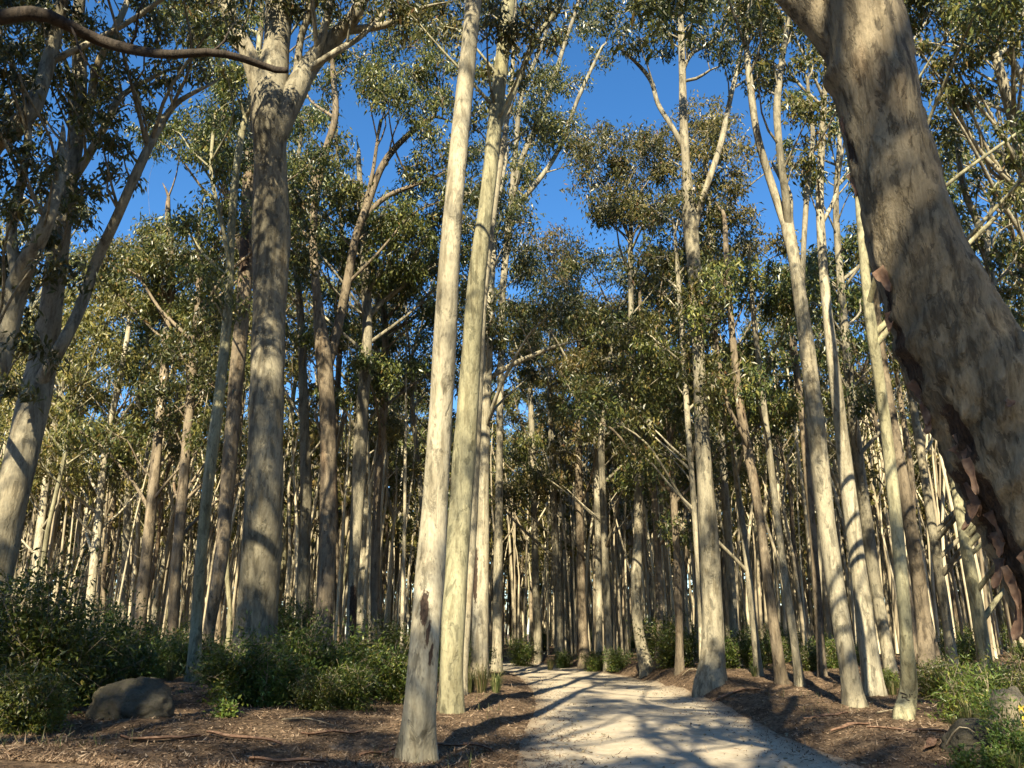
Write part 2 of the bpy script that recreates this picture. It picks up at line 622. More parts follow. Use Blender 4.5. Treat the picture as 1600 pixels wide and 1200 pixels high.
def stone_mat(name, c1, c2, moss):
    m, nt, out = mat_new(name)
    g = G(nt)
    tc = g.n('ShaderNodeTexCoord')
    n1 = g.n('ShaderNodeTexNoise', Scale=3.0, Detail=8.0, Roughness=.7)
    n2 = g.n('ShaderNodeTexNoise', Scale=30.0, Detail=5.0, Roughness=.7)
    g.l(tc.outputs['Object'], n1.inputs['Vector'])
    g.l(tc.outputs['Object'], n2.inputs['Vector'])
    col = g.ramp(n1.outputs[0], [(.35, c1), (.6, c2)])
    col = g.mix(g.math('MULTIPLY', g.ramp(n2.outputs[0], [(.5, g3(0)), (.62, g3(1))]), .55), col, moss)
    b = g.n('ShaderNodeBsdfPrincipled', Roughness=.93)
    b.inputs['Specular IOR Level'].default_value = .2
    g.l(col, b.inputs['Base Color'])
    bp = g.n('ShaderNodeBump', Strength=.8, Distance=.03)
    g.l(n2.outputs[0], bp.inputs['Height'])
    g.l(bp.outputs[0], b.inputs['Normal'])
    g.l(b.outputs[0], out.inputs['Surface'])
    return m


M['rock'] = stone_mat('mossy_rock', (.055, .048, .036), (.11, .095, .068), (.05, .055, .026))
M['palerock'] = stone_mat('pale_rock', (.22, .18, .12), (.33, .28, .19), (.10, .10, .05))


def plain(name, c, rough=.9):
    m, nt, out = mat_new(name)
    g = G(nt)
    tc = g.n('ShaderNodeTexCoord')
    no = g.n('ShaderNodeTexNoise', Scale=20.0, Detail=3.0)
    g.l(tc.outputs['Object'], no.inputs['Vector'])
    col = g.ramp(no.outputs[0], [(.3, tuple(x * .7 for x in c)), (.7, tuple(min(1, x * 1.2) for x in c))])
    b = g.n('ShaderNodeBsdfPrincipled', Roughness=rough)
    g.l(col, b.inputs['Base Color'])
    g.l(b.outputs[0], out.inputs['Surface'])
    return m


M['char'] = plain('dark_cut_bark', (.03, .02, .014))
M['yellow'] = plain('yellow_paint', (.62, .40, .035), .7)

# ------------------------------------------------------------------ ground and road
def axis_pts(lo, hi, near_lo, near_hi, step, growth=1.16):
    a = list(np.arange(near_lo, near_hi + 1e-6, step))
    s = step
    while a[-1] < hi:
        s *= growth
        a.append(a[-1] + s)
    s = step
    while a[0] > lo:
        s *= growth
        a.insert(0, a[0] - s)
    return np.array(a)


gx = axis_pts(-800, 800, -16, 16, .16)
gy = axis_pts(-300, 1500, 6, 42, .16, 1.13)
XX, YY = np.meshgrid(gx, gy)
ZZ = land(XX, YY)
S = road_side(XX, YY)
ZZ = ZZ - .07 * (1 - sstep(HALF - .5, HALF + .05, np.abs(S)))
mb = MB()
nx_, ny_ = len(gx), len(gy)
ii = np.arange(nx_ * ny_).reshape(ny_, nx_)
mb.add(np.c_[XX.ravel(), YY.ravel(), ZZ], np.stack([ii[:-1, :-1], ii[:-1, 1:], ii[1:, 1:], ii[1:, :-1]], -1).reshape(-1, 4))
tag(link('ground', mb.mesh('ground', M['ground'])), 'brown forest floor covered with fallen gum leaves', 'ground', kind='structure')

mb = MB()
cen = catmull(ROAD, 900)
tg = np.gradient(cen, axis=0)
tg /= np.linalg.norm(tg, axis=1)[:, None]
nr = np.c_[tg[:, 1], -tg[:, 0]]
cols = np.linspace(-1, 1, 41)
rng = np.random.default_rng(5)
V = []
for i in range(len(cen)):
    for c in cols:
        w = HALF + .15 + .10 * math.sin(i * .061 + (3 if c > 0 else 0))
        V.append((*(cen[i] + nr[i] * c * w), c))
V = np.array(V)
zz = land(V[:, 0], V[:, 1])
rut = -.03 * (np.exp(-((V[:, 2] + .42) / .16) ** 2) + np.exp(-((V[:, 2] - .42) / .16) ** 2)) + .012 * wob(V[:, 0], V[:, 1], 2.2)
zz = zz + rut - .09 * sstep(.9, 1.0, np.abs(V[:, 2])) + .012
ii = np.arange(len(V)).reshape(len(cen), len(cols))
mb.add(np.c_[V[:, :2], zz], np.stack([ii[:-1, :-1], ii[:-1, 1:], ii[1:, 1:], ii[1:, :-1]], -1).reshape(-1, 4))
road_me = mb.mesh('road', M['road'])
ea = road_me.attributes.new('edge', 'FLOAT', 'POINT')
ea.data.foreach_set('value', np.abs(V[:, 2]).astype(np.float32))
tag(link('road', road_me), 'pale sandy dirt road bending away between the trees', 'road', kind='structure')

# ------------------------------------------------------------------ trees
# gaps in the canopy where the sky shows: (x, y, rx, ry) in pixels of the photograph
GAPS = [(985, 140, 62, 55), (1115, 128, 22, 30), (592, 235, 48, 62), (262, 292, 62, 52), (875, 318, 46, 56), (300, 150, 26, 20),
        (190, 25, 20, 16), (935, 452, 34, 18), (1195, 305, 16, 52), (1255, 345, 11, 40), (1530, 215, 30, 55), (1290, 590, 12, 24),
        (640, 515, 16, 24), (455, 600, 12, 20), (870, 70, 16, 30), (1560, 330, 22, 26), (180, 330, 24, 30), (1040, 130, 20, 40),
        (1170, 490, 30, 20), (1195, 200, 20, 40), (545, 120, 18, 18), (1310, 330, 14, 40)]


GAPS = [GAPS[0]] + [(a, b, c * .72, d * .72) for a, b, c, d in GAPS[1:]]


def in_gap(p, r):
    x, y, t = px(p)
    R = r * F / t * .8
    for gx_, gy_, rx, ry in GAPS:
        if ((x - gx_) / (rx + R)) ** 2 + ((y - gy_) / (ry + R)) ** 2 < 1:
            return True
    return False


def limb_to(c, r, stems, rng):
    """A rising branch from the best place on the stems to a leaf clump at c."""
    best, bi = None, None
    for p, rad in stems:
        dh = np.hypot(p[:, 0] - c[0], p[:, 1] - c[1])
        want = c[2] - .35 - .75 * dh
        cost = np.abs(p[:, 2] - want) * .8 + dh + (p[:, 2] > c[2] - .1) * 3
        i = int(cost.argmin())
        if best is None or cost[i] < best:
            best, bi = cost[i], (p[i], rad[i])
    p0, r0 = bi
    d = c - p0
    L = np.linalg.norm(d) + 1e-6
    side = np.cross(d / L, [0, 0, 1]) * rng.normal() * .10 * L
    p1 = p0 + d * .35 + side + np.array([0, 0, .02 * L])
    p2 = p0 + d * .70 + side * .5 + np.array([0, 0, .06 * L]) + rng.normal(size=3) * .03 * L
    rb = min(r0 * .62, .014 + .0125 * L)
    return np.array([p0, p1, p2, c]), np.array([rb, rb * .72, rb * .5, max(.008, rb * .22)])


def twigs(mb, end, subs, rng, r=.009):
    for s in subs:
        m = .5 * (end + s) + rng.normal(size=3) * .06 + np.array([0, 0, .05])
        tube(mb, [end, m, s], [r, r * .7, r * .35], 3, .6, cap=False, nmin=3)


def build_tree(label, barkm, stems_px, depth, clumps=(), auto=0, leaf='gum', seed=0, group=None, flare=.5, scars=(), leafk=1.0, ldepth=0.0,
               spread=2.6, sides=14, leaf_len=None, name='gum_tree', base_y=None, autolow=.0, marks=None, extend=True):
    """stems_px: list of stems, each [(x, y, width_px), ...]; the first starts at the foot. Everything stands about `depth` metres ahead."""
    rng = np.random.default_rng(seed + 100)
    x0, y0, w0 = stems_px[0][0]
    foot = P(x0, y0, depth)
    foot[2] = land1(foot[0], foot[1])
    root = empty(name, foot)
    tag(root, label, 'tree', group)
    stems = []
    meshes = []
    for k, st in enumerate(stems_px):
        pts, rad = [], []
        for j, (x, y, w) in enumerate(st):
            q = P(x, y, depth + ldepth * max(0, (900 - y) / 900.0) + (.25 * math.sin(seed + j * 1.3 + k * 2) if (j or k) else 0))
            t = px(q)[2]
            pts.append(q)
            rad.append(w * t / F / 2)
        pts, rad = np.array(pts), np.array(rad)
        if k == 0:
            pts[0] = foot
            pts = np.vstack([foot - np.array([0, 0, .35]), pts])
            rad = np.r_[rad[0], rad]
        else:
            bq = None
            for pp_, rr_ in stems:
                dd_ = np.linalg.norm((pp_ - pts[0]) * [1, .3, 1], axis=1)
                i_ = int(dd_.argmin())
                if bq is None or dd_[i_] < bq[0]:
                    bq = (dd_[i_], pp_, rr_, i_)
            i_ = bq[3]
            par = bq[2][i_]
            if bq[0] < max(.6, 2.5 * par):
                back = unit(pts[1] - pts[0])
                a0 = bq[1][i_]
                lowp = bq[1][max(0, i_ - max(1, int(par * 1.2 / .25)))]
                pts[0] = a0 + (pts[0] - a0) * .35
                pts = np.vstack([lowp, pts])
                rad = np.r_[min(rad[0], par * .75), rad]
                rad[1] = min(rad[1], par * .85)
        if extend and st[-1][1] < 5:
            d = unit(pts[-1] - pts[-2])
            d = unit(d + np.array([0, 0, .4]))
            pts = np.vstack([pts, pts[-1] + d * 2.2, pts[-1] + d * 4.2 + rng.normal(size=3) * .4])
            rad = np.r_[rad, rad[-1] * .7, rad[-1] * .35]
        elif k == 0 or st[-1][2] < 9:
            d = unit(unit(pts[-1] - pts[-2]) + rng.normal(size=3) * .25)
            L_ = rad[-1] * 14
            pts = np.vstack([pts, pts[-1] + d * L_ * .5, pts[-1] + d * L_ + rng.normal(size=3) * .12 * L_])
            rad = np.r_[rad, rad[-1] * .6, rad[-1] * .15]
        mb = MB()
        p, r = tube(mb, pts, rad, sides if k == 0 else max(8, sides - 4), .22 if depth < 24 else .35, .05, seed + k, flare if k == 0 else 0)
        stems.append((p, r))
        meshes.append(('trunk' if k == 0 else 'limb', mb))
    cl = []
    for c in clumps:
        x, y, rp = c[:3]
        dd = depth + ldepth * max(0, (900 - y) / 900.0) + (c[3] if len(c) > 3 else rng.uniform(-1.6, 1.6))
        q = P(x, y, dd)
        cl.append((q, 1.2 * rp * px(q)[2] / F))
    tips = stems[:1] if barkm == 'deadwood' else stems
    tries = 0
    made = 0
    while made < auto and tries < auto * 12:
        tries += 1
        p, r = tips[rng.integers(len(tips))]
        top = p[-1]
        i = int(len(p) * rng.uniform(.72 - autolow, 1.0)) - 1
        o = rng.normal(size=3) * np.array([spread, spread, spread * .35]) * .6
        q = p[i] + o + np.array([0, 0, .8])
        rr = rng.uniform(.6, 1.1)
        if q[1] > 2 and in_gap(q, rr):
            continue
        x, y, t = px(q)
        if q[1] > 1 and t > .2 and y > 30 and -50 < x < 1650 and depth < 22.5:
            continue
        cl.append((q, rr))
        made += 1
    crown = MB()
    brs = []
    for q, rr in cl:
        t = max(8.0, px(q)[2])
        ll = leaf_len or (.13 + .0026 * t)
        ww = ll * .31
        n = int(leafk * (7.6 if px(q)[1] > -80 and q[1] > 2 else 5.0) * rr * rr / (ll * ww))
        pts_, subs = clump_points(q, rr, n, rng)
        leaf_cloud(crown, pts_, ll, ww, 1.1, rng)
        b = MB()
        lp, lr = limb_to(q, rr, tips, rng)
        tube(b, lp, lr, 6, .4, .04, seed)
        twigs(b, lp[-1] * .85 + lp[-2] * .15, subs, rng, .010 + .0003 * t)
        brs.append(b)
    for kind, mb in meshes:
        me = mb.mesh(kind, M[barkm], True, foot)
        a = me.attributes.new('scar', 'FLOAT', 'POINT')
        if scars and kind == 'trunk':
            v = mb.verts()
            val = np.zeros(len(v))
            for (sx, sy, srx, sry) in scars:
                for i, q in enumerate(v):
                    x, y, t = px(q)
                    if abs(y - sy) < sry * 1.5 and q[1] < depth + .2:
                        val[i] = max(val[i], 1.25 - ((x - sx) / srx) ** 2 - ((y - sy) / sry) ** 2)
            a.data.foreach_set('value', np.clip(val, 0, 1).astype(np.float32))
        o = link(kind, me, root)
    for b in brs:
        link('branch', b.mesh('branch', M[barkm], True, foot), root)
    if crown.n:
        link('crown', crown.mesh('crown', M[leaf], False, foot), root)
    return root, stems


def fill(x0, x1, y0, y1, step, keep, seed):
    """Leaf clumps scattered over a part of the canopy, sparing the sky gaps."""
    r_ = random.Random(seed)
    out = []
    y = y0
    while y < y1:
        x = x0
        while x < x1:
            X, Y_, R_ = x + r_.uniform(-.5, .5) * step, y + r_.uniform(-.5, .5) * step, r_.uniform(.38, .62) * step
            if r_.random() < keep and not any(((X - a) / (c + R_ * .6)) ** 2 + ((Y_ - b) / (d + R_ * .6)) ** 2 < 1 for a, b, c, d in GAPS):
                out.append((X, Y_, R_))
            x += step
        y += step
    return out


# --- the traced trees: foot first, (x, y, width) in pixels of the photograph
HERO = []
def T(*a, **k):
    top = min(q[1] for st in a[2] for q in st)
    a = list(a)
    fx, fy = a[2][0][0][:2]
    if fy >= 1034 and 0 < fx < 1600:                      # a foot in view: stand it where the ground is
        h = ground_hit(fx, fy)
        if abs(h - a[3]) < .3 * a[3]:
            a[3] = h
    k['auto'] = int(k.get('auto', 0) * 1.7)
    if top > 0 and k['auto'] < 8 and a[3] > 20:
        k['auto'], k['autolow'], k['spread'] = 17, .30, 2.6
    HERO.append(build_tree(*a, seed=len(HERO) * 7 + 3, **k))
    return HERO[-1]


# centre pair beside the road
T('smooth cream gum standing closest to the road, dark bark scar low on its trunk', 'cream',
  [[(652, 1186, 50), (658, 1090, 47), (664, 1000, 47), (672, 900, 46), (682, 750, 40), (693, 570, 36), (703, 400, 32), (716, 240, 28), (728, 120, 27), (740, 0, 25), (750, -110, 22), (762, -230, 16)]],
  12.2, auto=14, flare=.5, scars=[(663, 950, 8, 34), (668, 985, 4, 26), (672, 1015, 2.5, 20)], sides=24)
T('olive-stained gum just behind the smooth cream trunk beside the road', 'olive',
  [[(704, 1112, 36), (707, 1000, 37), (714, 880, 37), (722, 760, 36), (733, 600, 32), (745, 440, 28), (762, 300, 24), (778, 150, 22), (795, 0, 20), (806, -110, 16)],
   [(768, 250, 12), (782, 190, 11), (812, 120, 9), (838, 60, 8), (880, 0, 6)]],
  18.2, clumps=[(840, 30, 45), (878, 20, 30), (760, 30, 46), (800, 60, 36), (690, 40, 40), (650, 30, 42)], auto=12, sides=20, flare=.35, scars=[(700, 1092, 3, 14)])
T('slim dark grey stem tight behind the olive-stained trunk', 'grey',
  [[(722, 1085, 15), (730, 950, 14), (738, 830, 14), (747, 650, 12), (756, 470, 11), (772, 330, 9), (786, 230, 8), (800, 120, 6), (806, -20, 5)]],
  22, clumps=[(820, 130, 34), (770, 120, 36), (730, 180, 38), (838, 200, 30)], auto=5)
T('pale mottled gum behind the grass tuft at the road edge', 'cream',
  [[(749, 1060, 26), (751, 940, 25), (753, 830, 22), (757, 700, 17), (762, 560, 15), (768, 430, 11), (776, 330, 9), (790, 250, 7)],
   [(760, 600, 7), (800, 570, 8), (840, 552, 7), (872, 540, 5)]],
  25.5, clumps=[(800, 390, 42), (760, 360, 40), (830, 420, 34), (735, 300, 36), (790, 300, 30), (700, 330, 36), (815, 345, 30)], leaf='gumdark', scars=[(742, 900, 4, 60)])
T('dark slender gum with fanning pale upper limbs beside the sunlit gap', 'grey',
  [[(776, 1050, 15), (778, 900, 14), (780, 760, 12), (782, 600, 10), (785, 470, 10), (792, 380, 11), (800, 320, 12)],
   [(796, 345, 9), (812, 260, 9), (840, 190, 8), (866, 120, 7), (885, 60, 6), (905, 0, 5)],
   [(798, 330, 8), (835, 290, 8), (872, 235, 7), (905, 150, 6), (940, 75, 4)],
   [(792, 370, 8), (806, 230, 8), (815, 150, 7), (850, 60, 6), (860, -10, 5)]],
  27, clumps=[(905, 205, 36), (880, 185, 34), (850, 215, 36), (840, 120, 36), (890, 130, 26), (915, 40, 30), (820, 270, 34), (915, 255, 26), (935, 90, 22), (862, 60, 30), (840, 10, 36), (800, 180, 34), (815, 325, 30)] + fill(800, 935, 10, 290, 46, .5, 12), auto=4)
# the giant on the left
T('massive grey gum with three spreading limbs rising behind the shrubs', 'grey',
  [[(392, 1085, 62), (400, 980, 62), (407, 880, 60), (412, 780, 58), (417, 640, 54), (420, 500, 50), (424, 370, 56), (423, 260, 50), (421, 180, 56), (424, 130, 50), (432, 70, 42), (437, 0, 40), (440, -90, 34)],
   [(420, 190, 40), (408, 135, 36), (386, 80, 26), (360, 28, 22), (345, -30, 20)],
   [(430, 215, 44), (452, 160, 40), (482, 105, 32), (520, 62, 27), (552, 28, 22), (572, -20, 20)],
   [(535, 48, 15), (575, 44, 13), (612, 36, 11), (645, 18, 8)],
   [(466, 140, 14), (492, 90, 13), (508, 40, 12), (522, -20, 11)],
   [(497, 100, 11), (530, 78, 10), (566, 55, 8), (600, 20, 6)],
   [(440, 190, 14), (462, 120, 12), (470, 60, 11), (490, 0, 10)]],
  20.5, clumps=[(650, 10, 38), (620, -5, 40), (560, -30, 45), (510, -20, 40), (330, -10, 45), (470, 15, 26), (385, -5, 30)], auto=14, sides=28, spread=3.4, flare=.22)
T('olive-green slim gum standing in front of the rust-brown trunk near the boulder', 'olive',
  [[(302, 1064, 19), (308, 960, 18), (315, 860, 17), (327, 740, 18), (345, 600, 16), (357, 470, 14), (362, 350, 12), (374, 230, 11), (392, 150, 9), (405, 60, 7)],
   [(360, 420, 7), (345, 340, 7), (330, 270, 6), (335, 190, 5)]],
  22, clumps=[(310, 430, 44), (345, 330, 40), (290, 350, 36), (345, 190, 36), (320, 240, 26), (375, 120, 34), (350, 480, 34)] + fill(260, 400, 120, 420, 50, .6, 3), leaf='gum')
T('rust-brown gum with a kinked foot close to the massive grey trunk', 'brown',
  [[(322, 1050, 19), (326, 990, 18), (336, 930, 20), (346, 870, 21), (353, 790, 22), (365, 640, 22), (378, 500, 23), (385, 400, 21), (387, 300, 17), (394, 200, 14), (402, 100, 10), (410, 20, 8)],
   [(384, 420, 10), (362, 330, 9), (345, 250, 8), (352, 160, 6)]],
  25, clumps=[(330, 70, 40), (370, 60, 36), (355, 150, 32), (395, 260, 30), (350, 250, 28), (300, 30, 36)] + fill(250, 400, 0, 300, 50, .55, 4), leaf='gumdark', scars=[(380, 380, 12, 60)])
# left edge
T('thick leaning gum at the far left with a bright sunlit bole', 'grey',
  [[(-25, 960, 62), (0, 850, 54), (22, 760, 48), (48, 650, 46), (68, 560, 40), (80, 480, 33), (92, 380, 30), (104, 300, 27), (118, 220, 24), (124, 120, 22), (122, 40, 18), (128, -40, 15)],
   [(70, 590, 22), (96, 540, 20), (126, 480, 17), (150, 410, 16), (180, 345, 15), (208, 282, 14), (240, 215, 12), (272, 165, 9), (312, 140, 6)],
   [(116, 230, 14), (140, 170, 13), (150, 110, 12), (180, 45, 11), (200, 0, 9)],
   [(100, 310, 12), (140, 240, 12), (168, 190, 11), (190, 150, 9), (240, 120, 6)]],
  15.5, clumps=[(150, 60, 40), (90, 40, 36), (230, 30, 36), (265, 95, 26), (170, 140, 28), (300, 60, 32), (60, 110, 34), (220, 170, 24), (130, 300, 26), (40, 60, 36), (190, 90, 34), (110, 130, 34), (270, 30, 36), (320, 110, 28), (70, 190, 34), (20, 150, 34), (150, 190, 26), (60, 20, 38), (180, 220, 24), (340, 30, 34)] + fill(90, 260, 10, 330, 52, .62, 1), auto=8, sides=22)
T('dark gum cut by the picture edge with a thick pale elbow limb', 'grey',
  [[(-90, 1010, 60), (-60, 800, 52), (-30, 640, 46), (0, 540, 42), (22, 460, 36), (45, 405, 28), (72, 350, 22), (90, 290, 16), (96, 230, 12)],
   [(-20, 600, 30), (-40, 420, 30), (-35, 290, 30), (-12, 228, 30), (22, 202, 29), (52, 165, 25), (70, 115, 22), (86, 60, 19), (100, -10, 16)],
   [(30, 450, 16), (18, 360, 15), (32, 290, 13), (44, 210, 11), (38, 130, 8)]],
  13.5, clumps=[(20, 100, 40), (25, 330, 42), (60, 300, 34), (10, 400, 40), (15, 480, 36), (120, 20, 36), (50, 20, 34), (70, 250, 30), (20, 20, 40), (30, 250, 38), (15, 180, 36), (80, 380, 34), (110, 420, 34), (50, 540, 36), (10, 600, 36)] + fill(0, 90, 10, 560, 56, .6, 2), auto=8, sides=20, leaf='gumdark')
# tree beyond the left edge that sends one dark bough across the top corner
T('gum just beyond the left edge with a dark dead bough reaching across the sky', 'deadwood',
  [[(-330, 1200, 70), (-300, 900, 60), (-280, 600, 54), (-262, 300, 46), (-250, 60, 40), (-240, -200, 34)],
   [(-252, 110, 34), (-160, 60, 28), (-70, 32, 25), (0, 27, 23), (60, 21, 22), (112, 42, 18), (150, 61, 17), (200, 76, 16), (262, 85, 14), (330, 82, 13), (384, 93, 12), (425, 108, 11), (447, 110, 9.5)],
   [(200, 78, 5), (212, 55, 4), (216, 20, 3), (232, -10, 2)],
   [(115, 42, 4), (130, 90, 3.4), (160, 125, 2.6), (196, 148, 1.6)],
   [(335, 82, 3.5), (352, 62, 3), (360, 40, 2)]],
  9.0, auto=12, sides=20, leaf='gumdark', extend=True)

# trees left of the centre pair
T('dark forked gum left of the cream trunk with a pale crooked right leader', 'brown',
  [[(505, 1020, 27), (510, 900, 26), (513, 780, 26), (512, 650, 25), (506, 560, 26), (496, 470, 15), (490, 390, 13), (492, 320, 13), (505, 250, 13), (524, 180, 10), (520, 110, 8)],
   [(512, 580, 17), (528, 510, 15), (543, 440, 14), (556, 370, 13), (574, 320, 12), (596, 262, 11), (626, 222, 9), (672, 185, 6)],
   [(563, 350, 8), (600, 310, 8), (640, 292, 7), (690, 272, 5)],
   [(560, 360, 7), (582, 270, 6), (594, 190, 4)],
   [(498, 300, 6), (486, 260, 6), (480, 240, 3)]],
  28, clumps=[(655, 125, 38), (690, 160, 34), (640, 160, 30), (675, 215, 36), (650, 270, 26), (700, 255, 30), (640, 70, 40), (690, 95, 36), (570, 130, 26), (600, 115, 30), (505, 140, 26), (660, 40, 36), (610, 60, 28)] + fill(450, 720, 10, 340, 52, .5, 5), leaf='gum')
T('tall dark gum with ribbon bark left of the cream trunk', 'grey',
  [[(548, 1020, 16), (552, 900, 16), (560, 760, 22), (566, 640, 20), (574, 520, 16), (570, 420, 14), (566, 330, 10), (560, 250, 8)],
   [(570, 500, 9), (600, 470, 8), (634, 440, 7), (650, 400, 5)]],
  30, clumps=[(560, 400, 36), (620, 340, 40), (650, 370, 38), (590, 350, 30), (540, 330, 26), (640, 430, 38), (680, 400, 34), (530, 390, 30), (580, 450, 30)] + fill(455, 700, 300, 480, 48, .55, 6), leaf='gum', scars=[(552, 960, 7, 60)])
T('slender rust-streaked gum leaning behind the low shrubs', 'brown',
  [[(588, 1020, 14), (586, 900, 14), (590, 760, 13), (600, 640, 12), (602, 540, 10), (600, 460, 8), (612, 380, 6)]],
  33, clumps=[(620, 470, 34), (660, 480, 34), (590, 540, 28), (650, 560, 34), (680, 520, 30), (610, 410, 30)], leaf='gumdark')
T('pale sunlit gum low behind the shrubs beside the rust-streaked trunk', 'cream',
  [[(562, 1020, 20), (566, 900, 19), (570, 760, 15), (568, 640, 11), (576, 540, 8), (592, 470, 6)]],
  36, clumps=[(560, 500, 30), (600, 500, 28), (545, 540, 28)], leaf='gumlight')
T('thick shadowed gum with one bright patch left of the low shrubs', 'grey',
  [[(470, 1020, 20), (474, 900, 20), (478, 760, 18), (474, 620, 14), (470, 500, 12), (462, 400, 10), (458, 300, 8), (470, 220, 6)]],
  31, clumps=[(470, 290, 30), (455, 420, 34), (490, 430, 30), (480, 520, 30), (455, 340, 26)], leaf='gum')
T('straight shadowed gum midway between the giant and the forked gum', 'brown',
  [[(525, 1020, 13), (524, 880, 12), (522, 720, 11), (530, 560, 9), (536, 420, 8), (530, 300, 6), (526, 220, 5)]],
  37, clumps=[(530, 300, 30), (510, 360, 30), (545, 250, 20), (520, 470, 30)], leaf='gumdark')

# left group behind the boulder
for lab, bk, st, d, cls, lf in [
    ('dark straight gum with a pale stub behind the leafy thicket', 'brown', [(218, 1000, 19), (226, 900, 18), (238, 780, 16), (250, 650, 14), (262, 520, 13), (268, 420, 10), (262, 330, 8)], 27,
     [(270, 430, 40), (235, 470, 38), (300, 500, 36), (250, 380, 34), (215, 430, 34)], 'gum'),
    ('reddish brown gum with a burl behind the leafy thicket', 'brown', [(272, 1000, 17), (276, 880, 16), (286, 760, 15), (296, 640, 14), (304, 540, 14), (312, 450, 10), (310, 370, 8)], 26,
     [(290, 560, 36), (320, 520, 36), (270, 540, 34), (330, 600, 30)], 'gumdark'),
    ('creamy slim gum leaning outward beyond the dark shrub', 'cream', [(48, 980, 13), (55, 900, 13), (66, 800, 12), (80, 700, 10), (96, 610, 8), (112, 540, 6)], 33,
     [(120, 500, 38), (90, 540, 34), (150, 540, 34)], 'gumlight'),
    ('pale crooked gum half hidden by the dark left thicket', 'cream', [(138, 990, 14), (146, 890, 13), (156, 790, 12), (166, 690, 10), (186, 600, 9), (200, 520, 7)], 33,
     [(190, 400, 42), (220, 410, 34), (160, 420, 34), (190, 470, 34)], 'gumlight'),
    ('grey gum with a leaning fork above the boulder', 'grey', [(192, 1000, 13), (196, 890, 12), (200, 780, 11), (212, 660, 9), (226, 560, 8), (236, 470, 6)], 36,
     [(250, 225, 26), (230, 520, 34), (205, 560, 34)], 'gum'),
]:
    T(lab, bk, [st], d, clumps=cls, leaf=lf)

# right side of the road
T('stout grey gum on the road bank that forks high above the bend', 'grey',
  [[(1112, 1072, 37), (1114, 990, 33), (1112, 920, 31), (1107, 830, 29), (1098, 700, 24), (1092, 560, 20), (1085, 430, 20), (1079, 355, 23), (1073, 270, 15), (1068, 190, 13), (1066, 110, 11), (1064, 40, 9), (1062, -40, 7)],
   [(1082, 375, 15), (1092, 325, 12), (1108, 280, 10), (1126, 225, 9), (1140, 160, 8), (1156, 90, 6), (1170, 30, 4)],
   [(1068, 235, 9), (1048, 195, 8), (1028, 162, 7), (1018, 128, 7), (1000, 104, 6), (976, 82, 4)],
   [(1066, 110, 6), (1080, 85, 6), (1105, 70, 5), (1128, 48, 3)],
   [(1067, 130, 5), (1090, 122, 5), (1112, 108, 3)]],
  25, clumps=[(948, 22, 34), (985, 15, 36), (1000, 58, 32), (1040, 22, 36), (1092, 20, 36), (1100, 60, 30), (1035, 60, 26), (975, 62, 24), (1125, 92, 22), (1130, 30, 34), (1082, 62, 22), (1015, -10, 34), (1070, -10, 36), (1150, 60, 24)], auto=5, sides=20, flare=.5, leaf='gumdark')
T('thin pale stem growing against the stout grey gum on the bank', 'cream',
  [[(1098, 1072, 8), (1095, 980, 8), (1090, 880, 8), (1083, 770, 9), (1074, 650, 9), (1068, 550, 8), (1060, 440, 7), (1055, 370, 5)]],
  26.5, clumps=[(1040, 400, 34), (1060, 340, 28), (1075, 420, 30), (1035, 460, 30)], leaf='gum')
T('crooked gum with a bent foot at the outer side of the bend', 'grey',
  [[(1012, 1050, 18), (1002, 1010, 17), (995, 960, 16), (994, 900, 16), (998, 820, 15), (996, 700, 12), (989, 600, 11), (986, 480, 9), (985, 400, 8), (986, 340, 7)],
   [(986, 380, 4), (970, 340, 4), (955, 300, 3)]],
  32, clumps=[(948, 225, 36), (1000, 222, 38), (915, 245, 30), (975, 265, 36), (1010, 325, 36), (955, 320, 36), (925, 290, 30), (1025, 270, 28), (985, 300, 34), (1045, 230, 24)] + fill(910, 1060, 215, 350, 42, .75, 13), leaf='gum')
T('slim gum with a broad olive crown behind the forked bank tree', 'grey',
  [[(1150, 1040, 14), (1142, 900, 13), (1132, 760, 12), (1122, 600, 10), (1114, 460, 9), (1108, 330, 8), (1102, 240, 6)]],
  36, clumps=[(1100, 190, 34), (1132, 205, 32), (1066, 195, 30), (1155, 225, 24), (1120, 250, 34), (1085, 235, 30), (1140, 330, 38), (1165, 380, 34), (1100, 400, 34), (1150, 290, 26)] + fill(1040, 1240, 260, 460, 48, .6, 10), leaf='gumlight')
T('dark twin-stemmed gum with bent lower stems right of the bank tree', 'brown',
  [[(1222, 1068, 16), (1212, 1000, 17), (1200, 910, 15), (1186, 800, 14), (1170, 710, 14), (1154, 620, 13), (1144, 520, 10), (1136, 420, 9), (1132, 340, 7)],
   [(1164, 680, 8), (1140, 640, 7), (1126, 580, 7), (1118, 520, 5)]],
  27, clumps=[(1130, 440, 36), (1160, 460, 32), (1110, 500, 32), (1170, 540, 34), (1185, 430, 30)], leaf='gum')
T('thin grey pole gum leaning beside the twin-stemmed gum', 'grey',
  [[(1250, 1072, 13), (1238, 980, 12), (1222, 870, 11), (1206, 740, 10), (1192, 620, 9), (1178, 500, 8), (1172, 420, 6)]],
  28.5, clumps=[(1190, 480, 32), (1210, 560, 32), (1180, 600, 30), (1215, 420, 28)], leaf='gumdark')
